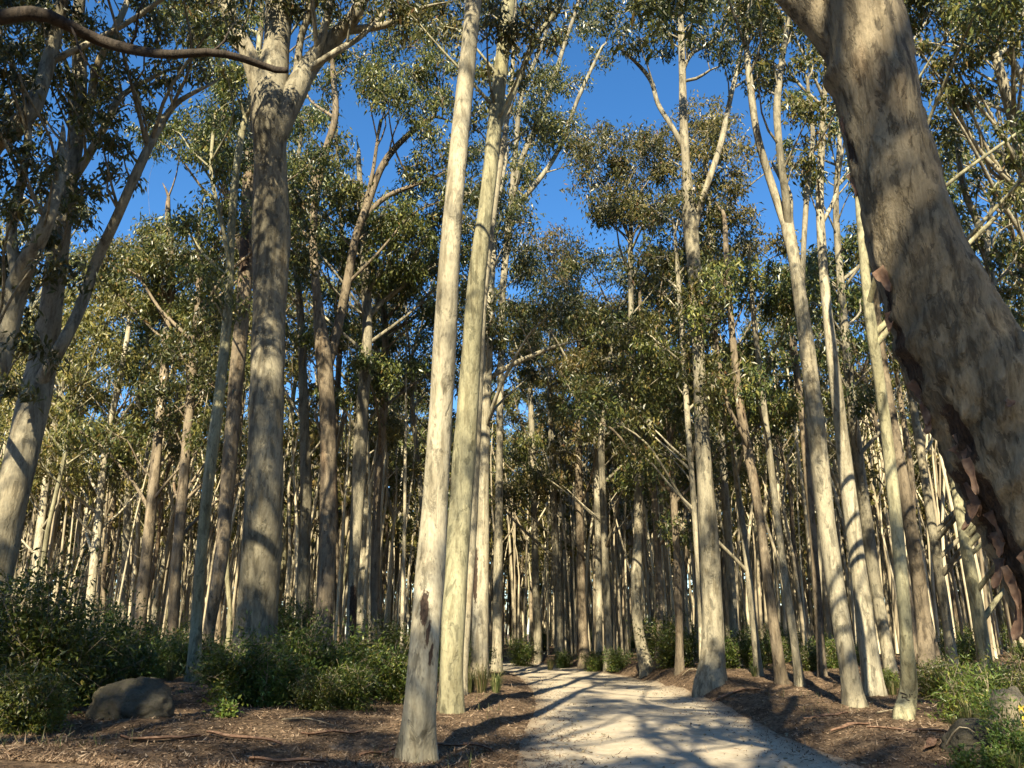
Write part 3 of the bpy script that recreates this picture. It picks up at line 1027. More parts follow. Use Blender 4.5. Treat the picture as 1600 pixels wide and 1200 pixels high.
T('tall grey gum splitting into two sinuous leaders right of the road', 'grey',
  [[(1334, 1102, 27), (1322, 1020, 27), (1305, 910, 28), (1288, 790, 27), (1272, 640, 26), (1258, 520, 22), (1242, 410, 19), (1230, 350, 20)],
   [(1236, 375, 14), (1218, 325, 13), (1198, 265, 12), (1182, 205, 11), (1172, 130, 10), (1166, 60, 8), (1172, 0, 6)],
   [(1234, 370, 14), (1228, 310, 12), (1219, 240, 11), (1214, 170, 11), (1221, 100, 9), (1230, 40, 8), (1236, -20, 6)],
   [(1252, 480, 8), (1256, 380, 8), (1262, 290, 8), (1270, 210, 7), (1262, 130, 5)]],
  19.5, clumps=[(1186, 35, 36), (1216, 15, 38), (1240, 50, 34), (1182, 90, 28), (1210, 110, 24), (1250, 110, 32), (1240, 165, 26), (1270, 160, 28)] + fill(1165, 1300, 0, 240, 46, .5, 9), auto=6, sides=20)
T('bright cream gum standing straight behind the two-leader gum', 'cream',
  [[(1366, 1086, 28), (1354, 990, 27), (1340, 880, 24), (1325, 760, 22), (1308, 620, 19), (1294, 500, 16), (1286, 410, 14), (1281, 310, 12), (1284, 220, 10), (1290, 120, 8), (1296, 20, 6)],
   [(1284, 350, 6), (1304, 310, 6), (1312, 265, 5), (1320, 220, 4)]],
  22, clumps=[(1290, 105, 32), (1300, 165, 26), (1280, 60, 34), (1268, 215, 24), (1262, 270, 22), (1300, 20, 34)], auto=4, sides=20)
T('shaded gum half hidden behind the bright cream gum', 'grey',
  [[(1392, 1050, 17), (1376, 960, 18), (1360, 860, 18), (1344, 740, 17), (1330, 620, 15), (1320, 520, 13), (1312, 420, 11), (1306, 320, 9), (1312, 220, 7)]],
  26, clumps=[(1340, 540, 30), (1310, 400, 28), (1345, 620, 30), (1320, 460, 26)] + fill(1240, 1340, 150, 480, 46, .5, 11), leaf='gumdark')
carve_tree, carve_stems = T('olive gum with a swollen carved foot beside the litter bank', 'olive',
  [[(1411, 1124, 30), (1417, 1096, 27), (1420, 1066, 24), (1416, 1000, 19), (1411, 930, 19), (1402, 830, 18), (1388, 700, 18), (1376, 610, 17), (1364, 530, 17), (1354, 450, 15), (1345, 350, 12), (1338, 250, 9), (1330, 150, 7)]],
  17.5, clumps=[(1330, 60, 40), (1345, 120, 36)], auto=4, sides=20, flare=.12)
T('tan gum with a shaded foot just right of the carved trunk', 'brown',
  [[(1452, 1075, 25), (1442, 960, 22), (1430, 870, 20), (1416, 780, 19), (1402, 700, 17), (1388, 620, 15), (1376, 540, 13), (1366, 450, 10)]],
  20, clumps=[(1400, 420, 34), (1370, 400, 30)], auto=3, sides=18)
T('thin grey gum between the leaning giant and the tan gum', 'grey',
  [[(1492, 1060, 16), (1478, 960, 15), (1462, 860, 14), (1444, 740, 13), (1428, 640, 12), (1414, 560, 10), (1404, 480, 8)]],
  24, clumps=[(1420, 560, 30), (1440, 640, 30), (1400, 500, 28)], leaf='gum')
T('dark gum leaning beneath the peeling bark of the giant', 'olive',
  [[(1545, 1075, 20), (1530, 970, 20), (1514, 880, 18), (1500, 800, 16), (1484, 700, 14), (1470, 620, 12), (1460, 540, 10)]],
  19, clumps=[(1470, 500, 34)], auto=2)
T('pale gum above the big leaning trunk with a limb crossing it', 'cream',
  [[(1690, 1060, 26), (1668, 800, 22), (1640, 560, 20), (1618, 400, 18), (1600, 270, 17), (1582, 185, 16), (1562, 110, 15), (1548, 50, 14), (1540, -30, 12)],
   [(1556, 90, 9), (1572, 78, 10), (1590, 110, 11), (1620, 150, 12)],
   [(1560, 105, 6), (1535, 90, 6), (1505, 70, 5), (1480, 65, 4)]],
  15.5, clumps=[(1475, 55, 36), (1500, 105, 32), (1520, 25, 40), (1565, 25, 36), (1592, 60, 34), (1590, 190, 30), (1470, 130, 30), (1580, 300, 30), (1500, 150, 28), (1545, 145, 22), (1450, 20, 36), (1480, 100, 30), (1560, 70, 30), (1590, 10, 36), (1530, 70, 28), (1590, 240, 28), (1460, 200, 26)] + fill(1430, 1610, 0, 260, 46, .6, 7), auto=6)
T('twisting gum with leafy sprays right of the leaning giant', 'grey',
  [[(1655, 1060, 18), (1624, 820, 15), (1594, 640, 14), (1572, 540, 13), (1550, 440, 12), (1528, 350, 11), (1508, 300, 10), (1496, 230, 8), (1488, 160, 6)],
   [(1545, 425, 7), (1545, 350, 7), (1562, 280, 6), (1572, 220, 4)]],
  18.5, clumps=[(1495, 205, 34), (1530, 290, 24), (1480, 250, 28), (1590, 400, 34), (1560, 400, 26), (1590, 450, 34), (1500, 330, 26), (1580, 350, 24), (1545, 470, 28), (1590, 500, 30)] + fill(1470, 1610, 240, 520, 44, .6, 8), leaf='gum')
# trees around the bend
for lab, bk, st, d, cls, lf in [
    ('dark gum at the very inside of the road bend', 'grey', [(842, 1034, 14), (838, 940, 12), (835, 820, 10), (832, 700, 9), (828, 600, 8), (824, 520, 6)], 40, [(840, 510, 36), (810, 480, 34), (860, 450, 40), (830, 420, 34)], 'gum'),
    ('grey gum second along the outer edge of the bend', 'grey', [(875, 1036, 13), (872, 940, 12), (866, 820, 10), (862, 700, 9), (858, 600, 7), (862, 520, 6)], 40, [(872, 390, 38), (910, 400, 32), (845, 380, 30), (880, 440, 34)], 'gumlight'),
    ('tan gum with a thick foot in the middle of the bend', 'brown', [(914, 1040, 17), (909, 940, 13), (906, 820, 12), (904, 700, 11), (906, 600, 9), (904, 500, 7)], 37, [(905, 470, 36), (935, 500, 34), (880, 500, 34), (910, 530, 30)], 'gum'),
    ('pale slim gum beside the thick-footed tan gum at the bend', 'cream', [(936, 1038, 10), (936, 940, 10), (934, 820, 10), (932, 700, 10), (935, 620, 9), (938, 540, 7)], 39, [(950, 490, 32), (930, 560, 30), (960, 560, 30)], 'gumlight'),
    ('dark gum ahead of the crooked gum on the bank', 'grey', [(952, 1042, 13), (948, 940, 12), (944, 820, 11), (940, 700, 10), (948, 600, 8), (962, 500, 6)], 36, [(985, 440, 34), (960, 400, 30), (1000, 500, 34), (1020, 430, 30)], 'gumdark'),
    ('slender leaning gum beyond the crooked gum', 'brown', [(1030, 1040, 12), (1030, 920, 11), (1024, 800, 10), (1016, 680, 9), (1008, 560, 8), (1000, 470, 6)], 39, [(1020, 520, 32), (1040, 560, 32), (1000, 580, 30)], 'gum'),
    ('dark pole gum between the crooked gum and the stout bank tree', 'brown', [(1062, 1050, 12), (1060, 930, 12), (1054, 800, 11), (1046, 680, 9), (1040, 560, 8), (1030, 480, 6)], 34, [(1060, 500, 32), (1025, 590, 30), (1060, 620, 30)], 'gumdark'),
    ('thin shaded gum leaning right of the stout bank tree', 'grey', [(1186, 1056, 12), (1176, 960, 11), (1164, 850, 10), (1150, 740, 9), (1140, 640, 8), (1132, 560, 6)], 31, [(1150, 580, 32), (1120, 610, 30)], 'gum'),
]:
    T(lab, bk, [st], d, clumps=cls, leaf=lf)

# marks cut into the swollen foot of the olive gum
cm_depth = carve_tree.location.y
cm_off = np.array(carve_tree.location)
foot_z = carve_tree.location.z
for (x1, y1, x2, y2, w) in [(1413, 1083, 1420, 1086, 2.2), (1415, 1087, 1416, 1096, 2.0), (1416, 1091, 1421, 1091, 1.6), (1417, 1095, 1424, 1095, 2.4),
                            (1424, 1084, 1425, 1090, 1.6), (1426, 1086, 1429, 1086, 1.5), (1409, 1089, 1411, 1093, 1.6), (1419, 1100, 1417, 1107, 2.4)]:
    # find the bark surface in front of the axis
    def surf(x, y):
        p, r = carve_stems[0]
        q = P(x, y, cm_depth)
        i = int(np.abs(p[:, 2] - q[2]).argmin())
        dx = q[0] - p[i][0]
        rr = r[i] * (1.16 + .16 * math.exp(-max(0, p[i][2] - foot_z) / .4))
        return np.array([q[0], p[i][1] - math.sqrt(max(0.0004, rr * rr - dx * dx)), q[2]])
    a, b = surf(x1, y1), surf(x2, y2)
    mb = MB()
    rw = w * cm_depth / F / 2
    tube(mb, [a + [0, .004, 0], .5 * (a + b) + [0, .002, .004], b + [0, .004, 0]], [rw * .5, rw, rw * .5], 6, .03)
    o = link('carved_mark', mb.mesh('carved_mark', M['char'], True, cm_off), carve_tree)

# ------------------------------------------------------------------ the leaning giant at the right
GD = 5.2
def giant():
    px_stem = [(2010, 1560, 330), (1904, 1330, 270), (1806, 1130, 248), (1708, 940, 232), (1628, 780, 214), (1564, 660, 198), (1510, 560, 190), (1458, 450, 166), (1420, 350, 146),
               (1396, 260, 140), (1372, 150, 136), (1350, 50, 132), (1330, -60, 128), (1305, -220, 118), (1290, -420, 100), (1290, -700, 80)]
    pts, rad = [], []
    for x, y, w in px_stem:
        q = P(x, y, GD)
        pts.append(q)
        rad.append(w * .88 * px(q)[2] / F / 2)
    foot = np.array([pts[0][0], GD, land1(pts[0][0], GD)])
    root = empty('gum_tree', foot)
    tag(root, 'huge leaning gum with peeling brown bark filling the right edge', 'tree')
    mb = MB()
    sides = 112
    p, r = tube(mb, pts, rad, sides, .035, .03, 2.0, 0.0, cap=False)
    V = mb.v[0].reshape(len(p), sides, 3)
    scar = np.zeros((len(p), sides))
    def burl(x, y):
        q = P(x, y, GD)
        return q
    knobs = [(burl(1402, 545), .13, .10), (burl(1385, 500), .10, .07), (burl(1358, 412), .09, .05), (burl(1300, 120), .12, .05), (burl(1480, 290), .06, .05)]
    darks = [(1400, 545, 34, 70), (1368, 440, 22, 50), (1500, 680, 20, 55), (1530, 770, 30, 55), (1556, 850, 38, 90), (1590, 930, 40, 90), (1420, 610, 14, 60), (1640, 1010, 60, 90),
             (1335, 350, 16, 60), (1312, 200, 10, 60), (1380, 470, 16, 30)]
    for i in range(len(p)):
        for j in range(sides):
            v = V[i, j]
            d = v - p[i]
            n = d / np.linalg.norm(d)
            s = Vector((v[0] * 2.2, v[1] * 2.2, v[2] * 1.1))
            ridg = mnoise.noise(s * 2.3) * .018 + mnoise.noise(Vector((v[0] * 8, v[1] * 8, v[2] * 3))) * .010 + mnoise.noise(Vector((v[0] * 26, v[1] * 26, v[2] * 5))) * .004
            flake = mnoise.noise(Vector((v[0] * 9 + 4, v[1] * 9, v[2] * 3.2)))
            ridg += (.014 if flake > .12 else 0)
            lower = 1 / (1 + math.exp((v[2] - 3.6) * 3))
            ridg += lower * abs(mnoise.noise(Vector((v[0] * 12 - v[2] * 5, v[1] * 12, v[2] * 2.2 + v[0] * 2)))) * .085
            add = 0.0
            for kq, kr, kh in knobs:
                dist = math.hypot(v[0] - kq[0], v[2] - kq[2])
                if dist < kr * 1.8:
                    add += kh * math.exp(-(dist / kr) ** 2 * 2) * max(.2, -n[0] + .4)
            sc = 0.0
            if n[1] < .35:
                x, y, t = px(v)
                for dx, dy, rx, ry in darks:
                    k = 1.25 - ((x - dx - (y - dy) * .45) / rx) ** 2 - ((y - dy) / ry) ** 2
                    if k > sc:
                        sc = k
            scar[i, j] = min(1, max(0, sc))
            V[i, j] = v + n * (ridg + add - .045 * scar[i, j])
    mb.v[0] = V.reshape(-1, 3)
    me = mb.mesh('trunk', M['giant'], True, foot)
    a = me.attributes.new('scar', 'FLOAT', 'POINT')
    a.data.foreach_set('value', scar.ravel().astype(np.float32))
    trunk = link('trunk', me, root)
    stems = [(p, r)]
    for st in ([(1325, 90, 60), (1285, 40, 52), (1245, 0, 46), (1190, -60, 40), (1120, -160, 32), (1080, -320, 22)], [(1310, -250, 60), (1380, -420, 46), (1420, -620, 34)]):
        pts2 = [P(x, y, GD + .05) for x, y, w in st]
        rad2 = [w * px(q)[2] / F / 2 for q, (x, y, w) in zip(pts2, st)]
        b = MB()
        pp, rr = tube(b, pts2, rad2, 26, .08, .06, 4.0)
        stems.append((pp, rr))
        link('limb', b.mesh('limb', M['giant'], True, foot), root)
    # loose bark hanging from the burnt side
    rng = np.random.default_rng(77)
    spots = [(1495, 655, 46, 11, .2), (1512, 690, 55, 12, -.1), (1490, 668, 36, 14, .5), (1527, 752, 50, 18, -.7), (1545, 770, 44, 12, .2), (1534, 845, 46, 22, -.5), (1562, 850, 60, 11, .05),
             (1520, 800, 40, 12, .9), (1545, 890, 42, 14, .3), (1585, 905, 60, 16, -.4), (1500, 720, 50, 10, .15), (1560, 800, 38, 15, -.2), (1598, 840, 60, 20, .8), (1575, 945, 50, 18, .3),
             (1372, 410, 40, 14, .2), (1392, 470, 34, 12, -.3), (1420, 560, 30, 12, .4), (1408, 590, 36, 9, .1), (1310, 180, 34, 10, .1), (1325, 260, 40, 9, .05), (1440, 610, 36, 10, -.2), (1572, 640, 12, 10, 0.4)]
    for (x, y, L, W, tilt) in spots:
        q0 = P(x, y, GD)
        i = int(np.abs(p[:, 2] - q0[2] - .0).argmin())
        c = p[i]
        # stand on the bark surface that faces this way
        best = None
        ring = V[i]
        for v in ring:
            X, Yp, t = px(v)
            if v[1] < c[1] + .1:
                e = abs(X - x)
                if best is None or e < best[0]:
                    best = (e, v)
        base = best[1]
        n = unit(base - c)
        n = unit(n + np.array([0, -.55, 0]))
        t_ = px(base)[2]
        Lm, Wm = L * 1.05 * t_ / F, W * 1.45 * t_ / F
        ax = unit(np.array([math.sin(tilt) + .35, -.05, -1.0]))
        sd = unit(np.cross(ax, n))
        nn = np.cross(sd, ax)
        nn = nn if np.dot(nn, n) > 0 else -nn
        rows = 7
        sh = []
        ph = rng.uniform(0, 6)
        for k in range(rows):
            u = k / (rows - 1)
            wdt = Wm * (.75 + .3 * math.sin(ph + u * 4)) * (1 + rng.uniform(-.22, .22)) * (.3 if k == rows - 1 else 1)
            lift = Lm * (.03 + .30 * u * u) + .008
            for m_ in (-1, -.35, .35, 1):
                curl = Wm * .16 * (m_ * m_) * (1 if rng.random() < .9 else .6)
                sh.append(base + ax * Lm * u + sd * m_ * wdt * .5 + nn * (lift + curl) + rng.normal(size=3) * .0015)
        sh = np.array(sh)
        th = np.array(sh) + nn * -.005
        allv = np.vstack([sh, th])
        nq = []
        for k in range(rows - 1):
            for m_ in range(3):
                a0 = k * 4 + m_
                nq.append((a0, a0 + 1, a0 + 5, a0 + 4))
                o_ = rows * 4
                nq.append((o_ + a0, o_ + a0 + 4, o_ + a0 + 5, o_ + a0 + 1))
        o_ = rows * 4
        for k in range(rows - 1):
            for m_ in (0, 3):
                a0 = k * 4 + m_
                nq.append((a0, a0 + 4, o_ + a0 + 4, o_ + a0))
        for m_ in range(3):
            nq.append((m_, o_ + m_, o_ + m_ + 1, m_ + 1))
            e0 = (rows - 1) * 4 + m_
            nq.append((e0, e0 + 1, o_ + e0 + 1, o_ + e0))
        b = MB()
        b.add(allv, nq)
        s_ = link('bark_strip', b.mesh('bark_strip', M['strip'], True, foot), root)
        s_.parent = trunk
    # crown high overhead, above the picture
    crown = MB()
    for _ in range(26):
        pp, rr = stems[rng.integers(len(stems))]
        q = pp[-1] + rng.normal(size=3) * np.array([2.6, 2.6, 1.2]) + np.array([0, 0, 2.0])
        x, y, t = px(q)
        if q[1] > .5 and y > -60:
            continue
        R_ = rng.uniform(.6, 1.0)
        c_, subs = clump_points(q, R_, int(1100 * R_ * R_), rng)
        leaf_cloud(crown, c_, .17, .045, .75, rng)
        lp, lr = limb_to(q, R_, stems, rng)
        b = MB()
        tube(b, lp, lr, 6, .4, .04, 1)
        twigs(b, lp[-1], subs, rng)
        link('branch', b.mesh('branch', M['giant'], True, foot), root)
    link('crown', crown.mesh('crown', M['gum'], False, foot), root)


giant()

# a broken snag leaning by the two-leader gum
def snag():
    d = 24.0
    pts = [P(x, y, d) for x, y in ((1285, 1062), (1272, 860), (1256, 680), (1245, 580), (1239, 535))]
    pts[0][2] = land1(pts[0][0], d) - .3
    rad = [.12, .11, .10, .10, .11]
    mb = MB()
    tube(mb, pts, rad, 12, .3, .08, 3, .2)
    top = pts[-1]
    for k in range(7):
        a = k * .9
        b = top + np.array([math.cos(a) * .07, math.sin(a) * .07, -.05])
        tube(mb, [b, b + [0, 0, .12], b + [.01, 0, .22 + .1 * math.sin(k * 2.3)]], [.03, .02, .004], 4, .1)
    foot = pts[0]
    o = link('tree_snag', mb.mesh('tree_snag', M['brown'], True, foot), None, tuple(foot))
    tag(o, 'broken brown dead trunk with a splintered top behind the two-leader gum', 'snag')


snag()

# ------------------------------------------------------------------ further trees: a few built kinds, each copied one by one
def variant(seed, H, forks, cr, cbase, nclump, leaf, barkm, lean, r0, ll=.25):
    rng = np.random.default_rng(seed)
    n = 7
    hs_ = np.linspace(0, 1, n)
    off = np.cumsum(rng.normal(size=(n, 2)) * .16, axis=0)
    off[0] = 0
    fk = cbase + .1 if forks else 1.0
    main = np.array([[off[i, 0] + lean * hs_[i] * H, off[i, 1], hs_[i] * H * (fk if forks else .93)] for i in range(n)])
    rad = r0 * (1 - .55 * hs_ * (fk if forks else 1.25))
    mb = MB()
    p, r = tube(mb, np.vstack([[0, 0, -.5], main]), np.r_[rad[0], rad], 9, .6, .05, seed, .25)
    stems = [(p, r)]
    for k in range(forks):
        a = rng.uniform(0, 6.3) + k * 6.28 / max(1, forks)
        s = main[-1] - np.array([0, 0, .3])
        e = main[-1] + np.array([math.cos(a) * cr * .55, math.sin(a) * cr * .55, H * (.95 - fk)])
        m_ = s * .5 + e * .5 + np.array([math.cos(a), math.sin(a), 0]) * .3 + rng.normal(size=3) * .2
        pp, rr = tube(mb, [s, s * .75 + m_ * .25, m_, e], [rad[-1] * .7, rad[-1] * .6, rad[-1] * .45, rad[-1] * .2], 7, .6, .05, seed + k)
        stems.append((pp, rr))
    for _ in range(4):                                     # bare dead stubs
        i = rng.integers(len(p) // 3, len(p) - 2)
        a = rng.uniform(0, 6.3)
        L = rng.uniform(.5, 1.6)
        e = p[i] + np.array([math.cos(a) * L, math.sin(a) * L, L * rng.uniform(.2, .9)])
        tube(mb, [p[i], .5 * (p[i] + e) + [0, 0, -.06], e], [r[i] * .3, .014, .006], 5, .4)
    crown = MB()
    cl = []
    for k in range(nclump):
        for _ in range(30):
            u = rng.random() ** .75
            z = H * (cbase + (1.0 - cbase) * u)
            prof = math.sin(min(1, .25 + u * .8) * math.pi * .93) + .15
            a, d = rng.uniform(0, 6.3), cr * prof * math.sqrt(rng.uniform(.05, 1))
            c = np.array([main[-1, 0] * z / H + math.cos(a) * d, main[-1, 1] + math.sin(a) * d, z])
            R_ = rng.uniform(.55, 1.05)
            if all(np.linalg.norm((c - q) * [1, 1, 1.2]) > .62 * (R_ + Q) for q, Q in cl):
                break
        cl.append((c, R_))
        ww = ll * .32
        pts_, subs = clump_points(c, R_, int(4.8 * R_ * R_ / (ll * ww)), rng)
        leaf_cloud(crown, pts_, ll, ww, 1.0, rng)
        lp, lr = limb_to(c, R_, stems, rng)
        tube(mb, lp, lr * 1.1, 5, .7, .03, seed)
        twigs(mb, lp[-1], subs[:5], rng, .016)
    tm = mb.mesh('trunk', M[barkm])
    tm.attributes.new('scar', 'FLOAT', 'POINT')
    return dict(trunk=tm, crown=crown.mesh('crown', M[leaf], False), cl=cl, H=H, bark=barkm, forks=forks, leaf=leaf)


VAR = [variant(11, 20, 2, 2.6, .60, 30, 'gum', 'grey', .02, .155),
       variant(12, 22, 3, 3.0, .64, 32, 'gum', 'brown', -.02, .17),
       variant(13, 19, 0, 2.1, .60, 26, 'gum', 'cream', .03, .13),
       variant(14, 21, 2, 2.4, .64, 28, 'gumlight', 'cream', -.03, .15),
       variant(15, 17, 0, 1.8, .58, 24, 'gumdark', 'grey', .00, .10),
       variant(16, 23, 3, 3.1, .62, 32, 'gumlight', 'olive', .015, .18),
       variant(17, 18, 2, 2.3, .60, 26, 'gum', 'brown', .03, .125),
       variant(18, 20, 0, 2.2, .60, 28, 'gumlight', 'grey', -.02, .13),
       variant(19, 16, 2, 2.2, .52, 28, 'gumlight', 'olive', .03, .105)]


SHV = [variant(31, 21, 3, 3.3, .50, 17, 'gum', 'grey', .01, .24), variant(32, 20, 2, 3.0, .46, 15, 'gumdark', 'cream', -.02, .22), variant(33, 22, 3, 3.4, .55, 18, 'gum', 'olive', .02, .24)]


def place(v, x, y, s, rz, label, group):
    z = land1(x, y)
    root = empty('gum_tree', (x, y, z))
    root.rotation_euler = (0, 0, rz)
    root.scale = (s, s, s)
    tag(root, label, 'tree', group)
    link('trunk', v['trunk'], root)
    link('crown', v['crown'], root)
    return root


# trees around and behind the viewpoint whose crowns dapple the road and the near trunks
SHADE = [(0.2, -4.0, 1, 1.0, 0.4), (-.9, -9.5, 5, 1.0, 1.0), (-.6, -14.0, 4, 1.0, 2.5), (-8.4, 6.4, 1, 1.0, 2.0), (-6.6, 1.2, 5, 1.0, 3.0), (-11.5, 7.5, 0, 1.05, 1.0), (-14.5, 4.0, 5, 1.0, 4.0), (-3.9, -7, 5, 1.0, 1.0), (5.6, -7, 0, 1.0, 2.0), (-7.5, -3, 3, .95, .3), (8.2, -1, 6, 1.0, 4.0), (-6.2, -15, 0, 1.05, 5), (6.8, -16, 1, 1.0, 3),
         (-10.5, -10, 1, 1.0, 2.2), (-1.2, -19, 7, 1.1, 2.9), (9.6, -22, 5, 1.05, .9), (-12.5, -1, 2, 1.0, 1.6), (12.5, -9, 3, 1.0, 2.4), (-5.4, -25, 5, 1.1, 4.4), (-14, -20, 7, 1.1, 3.3),
         (-9.5, 3.5, 6, .85, 3.9), (10.8, 5.2, 4, 1.0, .2), (1.0, -30, 3, 1.1, 1.2)]
SIDE = {0: 'behind', 1: 'beside'}
for x, y, k, s, rz in SHADE:
    nearer = 'road behind the viewpoint, its shadow falling over the sand' if abs(x - 2.4) < 6 else ('thicket behind the viewpoint, shading the boulder' if x < 0 else 'bank behind the viewpoint, shading the litter')
    place(VAR[k] if x < -5 else SHV[k % 3], x, y, s, rz, 'gum tree standing by the ' + nearer, 'gums behind the viewpoint')

# feet of the traced trees, so that copies keep clear of them
TAKEN = [(o.location.x, o.location.y) for o, _ in HERO]
rnd = random.Random(42)
BARKW = {'grey': 'grey-barked', 'cream': 'cream-barked', 'brown': 'brown-barked', 'olive': 'olive-barked'}


def zone(x, y):
    X, Yp, t = px((x, y, 1.5))
    if X < 130:
        a = 'beyond the dark thicket at the left edge'
    elif X < 390:
        a = 'beyond the boulder, left of the massive grey gum'
    elif X < 640:
        a = 'between the massive grey gum and the cream trunk'
    elif X < 790:
        a = 'behind the cream and olive-stained pair'
    elif X < 960:
        a = 'past the bend of the sandy road'
    elif X < 1110:
        a = 'past the crooked gum on the bank'
    elif X < 1300:
        a = 'between the stout bank tree and the two-leader gum'
    elif X < 1440:
        a = 'behind the bright cream gum and carved trunk'
    else:
        a = 'under the huge leaning gum'
    return a


# candidate feet spread evenly, nearer ones first
cands = []
for _ in range(9000):
    y = 25 + 58 * rnd.random() ** .62
    x = rnd.uniform(-1, 1) * (.66 * y + 4)
    cands.append((y, x))
n_ind = 0
feet = list(TAKEN)
accepted = []
for y, x in cands:
    if n_ind >= 232:
        break
    if abs(road_side([x], [y])[0]) < 3.6:
        continue
    gap_ = 1.7 if y < 40 else 2.1
    if any((x - a) ** 2 + (y - b) ** 2 < gap_ ** 2 for a, b in feet):
        continue
    k = rnd.randrange(len(VAR))
    v = VAR[k]
    s = rnd.uniform(.72, 1.12)
    if y < 30:
        s *= .9
    rz = rnd.uniform(0, 6.28)
    z0 = land1(x, y)
    bad = 0
    cz, sz = math.cos(rz), math.sin(rz)
    for c, R_ in v['cl']:
        q = (x + s * (c[0] * cz - c[1] * sz), y + s * (c[0] * sz + c[1] * cz), z0 + s * c[2])
        if in_gap(q, R_ * s * .25):
            bad += 1
    if bad > 2:
        continue
    feet.append((x, y))
    n_ind += 1
    hh_ = s * v['H']
    size = 'towering' if hh_ > 22.5 else 'tall' if hh_ > 20 else 'mid-sized' if hh_ > 17.5 else 'short' if hh_ > 15 else 'small'
    form = 'forking' if v['forks'] else 'single-stemmed'
    far_ = 'distant ' if y > 60 else ('far ' if y > 44 else '')
    tone = {'gum': 'green', 'gumdark': 'dark green', 'gumlight': 'olive'}[v['leaf']]
    zn = zone(x, y)
    place(v, x, y, s, rz, f"{size} {BARKW[v['bark']]} {form} {far_}gum {zn}", 'slender gums ' + zn)

# the far wood that closes the view
mbt, mbl = MB(), MB()
rng = np.random.default_rng(9)
cnt = 0
while cnt < 1000:
    y = 36 + 114 * rng.random() ** .8
    x = rng.uniform(-1, 1) * (.66 * y + 6)
    if abs(road_side([x], [y])[0]) < 4:
        continue
    H = rng.uniform(13, 22) if y > 62 else rng.uniform(10, 16)
    z = land1(x, y)
    l1, l2 = rng.normal(size=2) * .6
    tube(mbt, [(x, y, z - .5), (x + l1 * .4, y, z + H * .4), (x + l1 + l2, y, z + H * .9)], np.array([.15, .10, .04]) * rng.uniform(.5, 1.3), 6, 3, nmin=6)
    for _ in range(3):
        a = rng.uniform(0, 6.3)
        tube(mbt, [(x + l1 * .6, y, z + H * .55), (x + l1 + math.cos(a) * 1.2, y + math.sin(a), z + H * .72), (x + l1 + math.cos(a) * 1.8, y, z + H * .9)], [.08, .06, .03], 4, 3, nmin=3)
    m_ = int(rng.integers(8, 13)) if y > 62 else int(rng.integers(2, 5))
    for _ in range(m_):
        u = rng.random()
        a, d = rng.uniform(0, 6.3), rng.uniform(.3, 2.3)
        c = np.array([x + l1 + math.cos(a) * d, y + math.sin(a) * d, z + H * ((.2 + .8 * u) if y > 115 else (.55 + .45 * u))])
        if in_gap(c, .3):
            continue
        R_ = rng.uniform(.7, 1.2)
        pts_, _s = clump_points(c, R_, int(42 * R_ * R_), rng)
        leaf_cloud(mbl, pts_, .45 + .0025 * y, .17 + .001 * y, .5, rng)
    cnt += 1
cnt = 0
while cnt < 1000:                                           # thin pale poles crowding between the larger trunks
    y = 32 + 50 * rng.random() ** .8
    x = rng.uniform(-1, 1) * (.66 * y + 3)
    if abs(road_side([x], [y])[0]) < 3.4:
        continue
    H = rng.uniform(8, 17)
    z = land1(x, y)
    ln = rng.normal(size=2) * .5
    tube(mbt, [(x, y, z - .3), (x + ln[0] * .3, y, z + H * .35), (x + ln[0], y, z + H * .7), (x + ln[0] + ln[1], y, z + H)], np.array([1, .8, .55, .15]) * rng.uniform(.045, .11), 6, 3, nmin=6)
    cnt += 1
cnt = 0
while cnt < 300:                                           # the wood goes on behind and beside the viewpoint
    a0 = rng.uniform(0, 2 * math.pi)
    R0 = rng.uniform(46, 95)
    x, y = R0 * math.sin(a0), R0 * math.cos(a0)
    if y > 20 and abs(x) < .72 * y + 6 or abs(road_side([x], [y])[0]) < 4:
        continue
    H = rng.uniform(15, 23)
    z = land1(x, y)
    tube(mbt, [(x, y, z - .5), (x + .3, y, z + H * .4), (x + rng.normal() * .6, y, z + H * .9)], np.array([.2, .14, .05]) * rng.uniform(.7, 1.2), 6, 4, nmin=4)
    for _ in range(12):
        u = rng.random()
        a, d = rng.uniform(0, 6.3), rng.uniform(.3, 2.6)
        pts_, _s = clump_points(np.array([x + math.cos(a) * d, y + math.sin(a) * d, z + H * (.1 + .9 * u)]), rng.uniform(.9, 1.4), 20, rng)
        leaf_cloud(mbl, pts_, 1.0, .42, .5, rng)
    cnt += 1
wood = link('far_forest', mbt.mesh('far_forest', M['farbark']))
tag(wood, 'far gum trunks massed behind the nearer trees', 'forest', kind='stuff')
leafy = link('far_foliage', mbl.mesh('far_foliage', M['gumlight'], False))
tag(leafy, 'far gum foliage massed behind the nearer trees', 'foliage', kind='stuff')

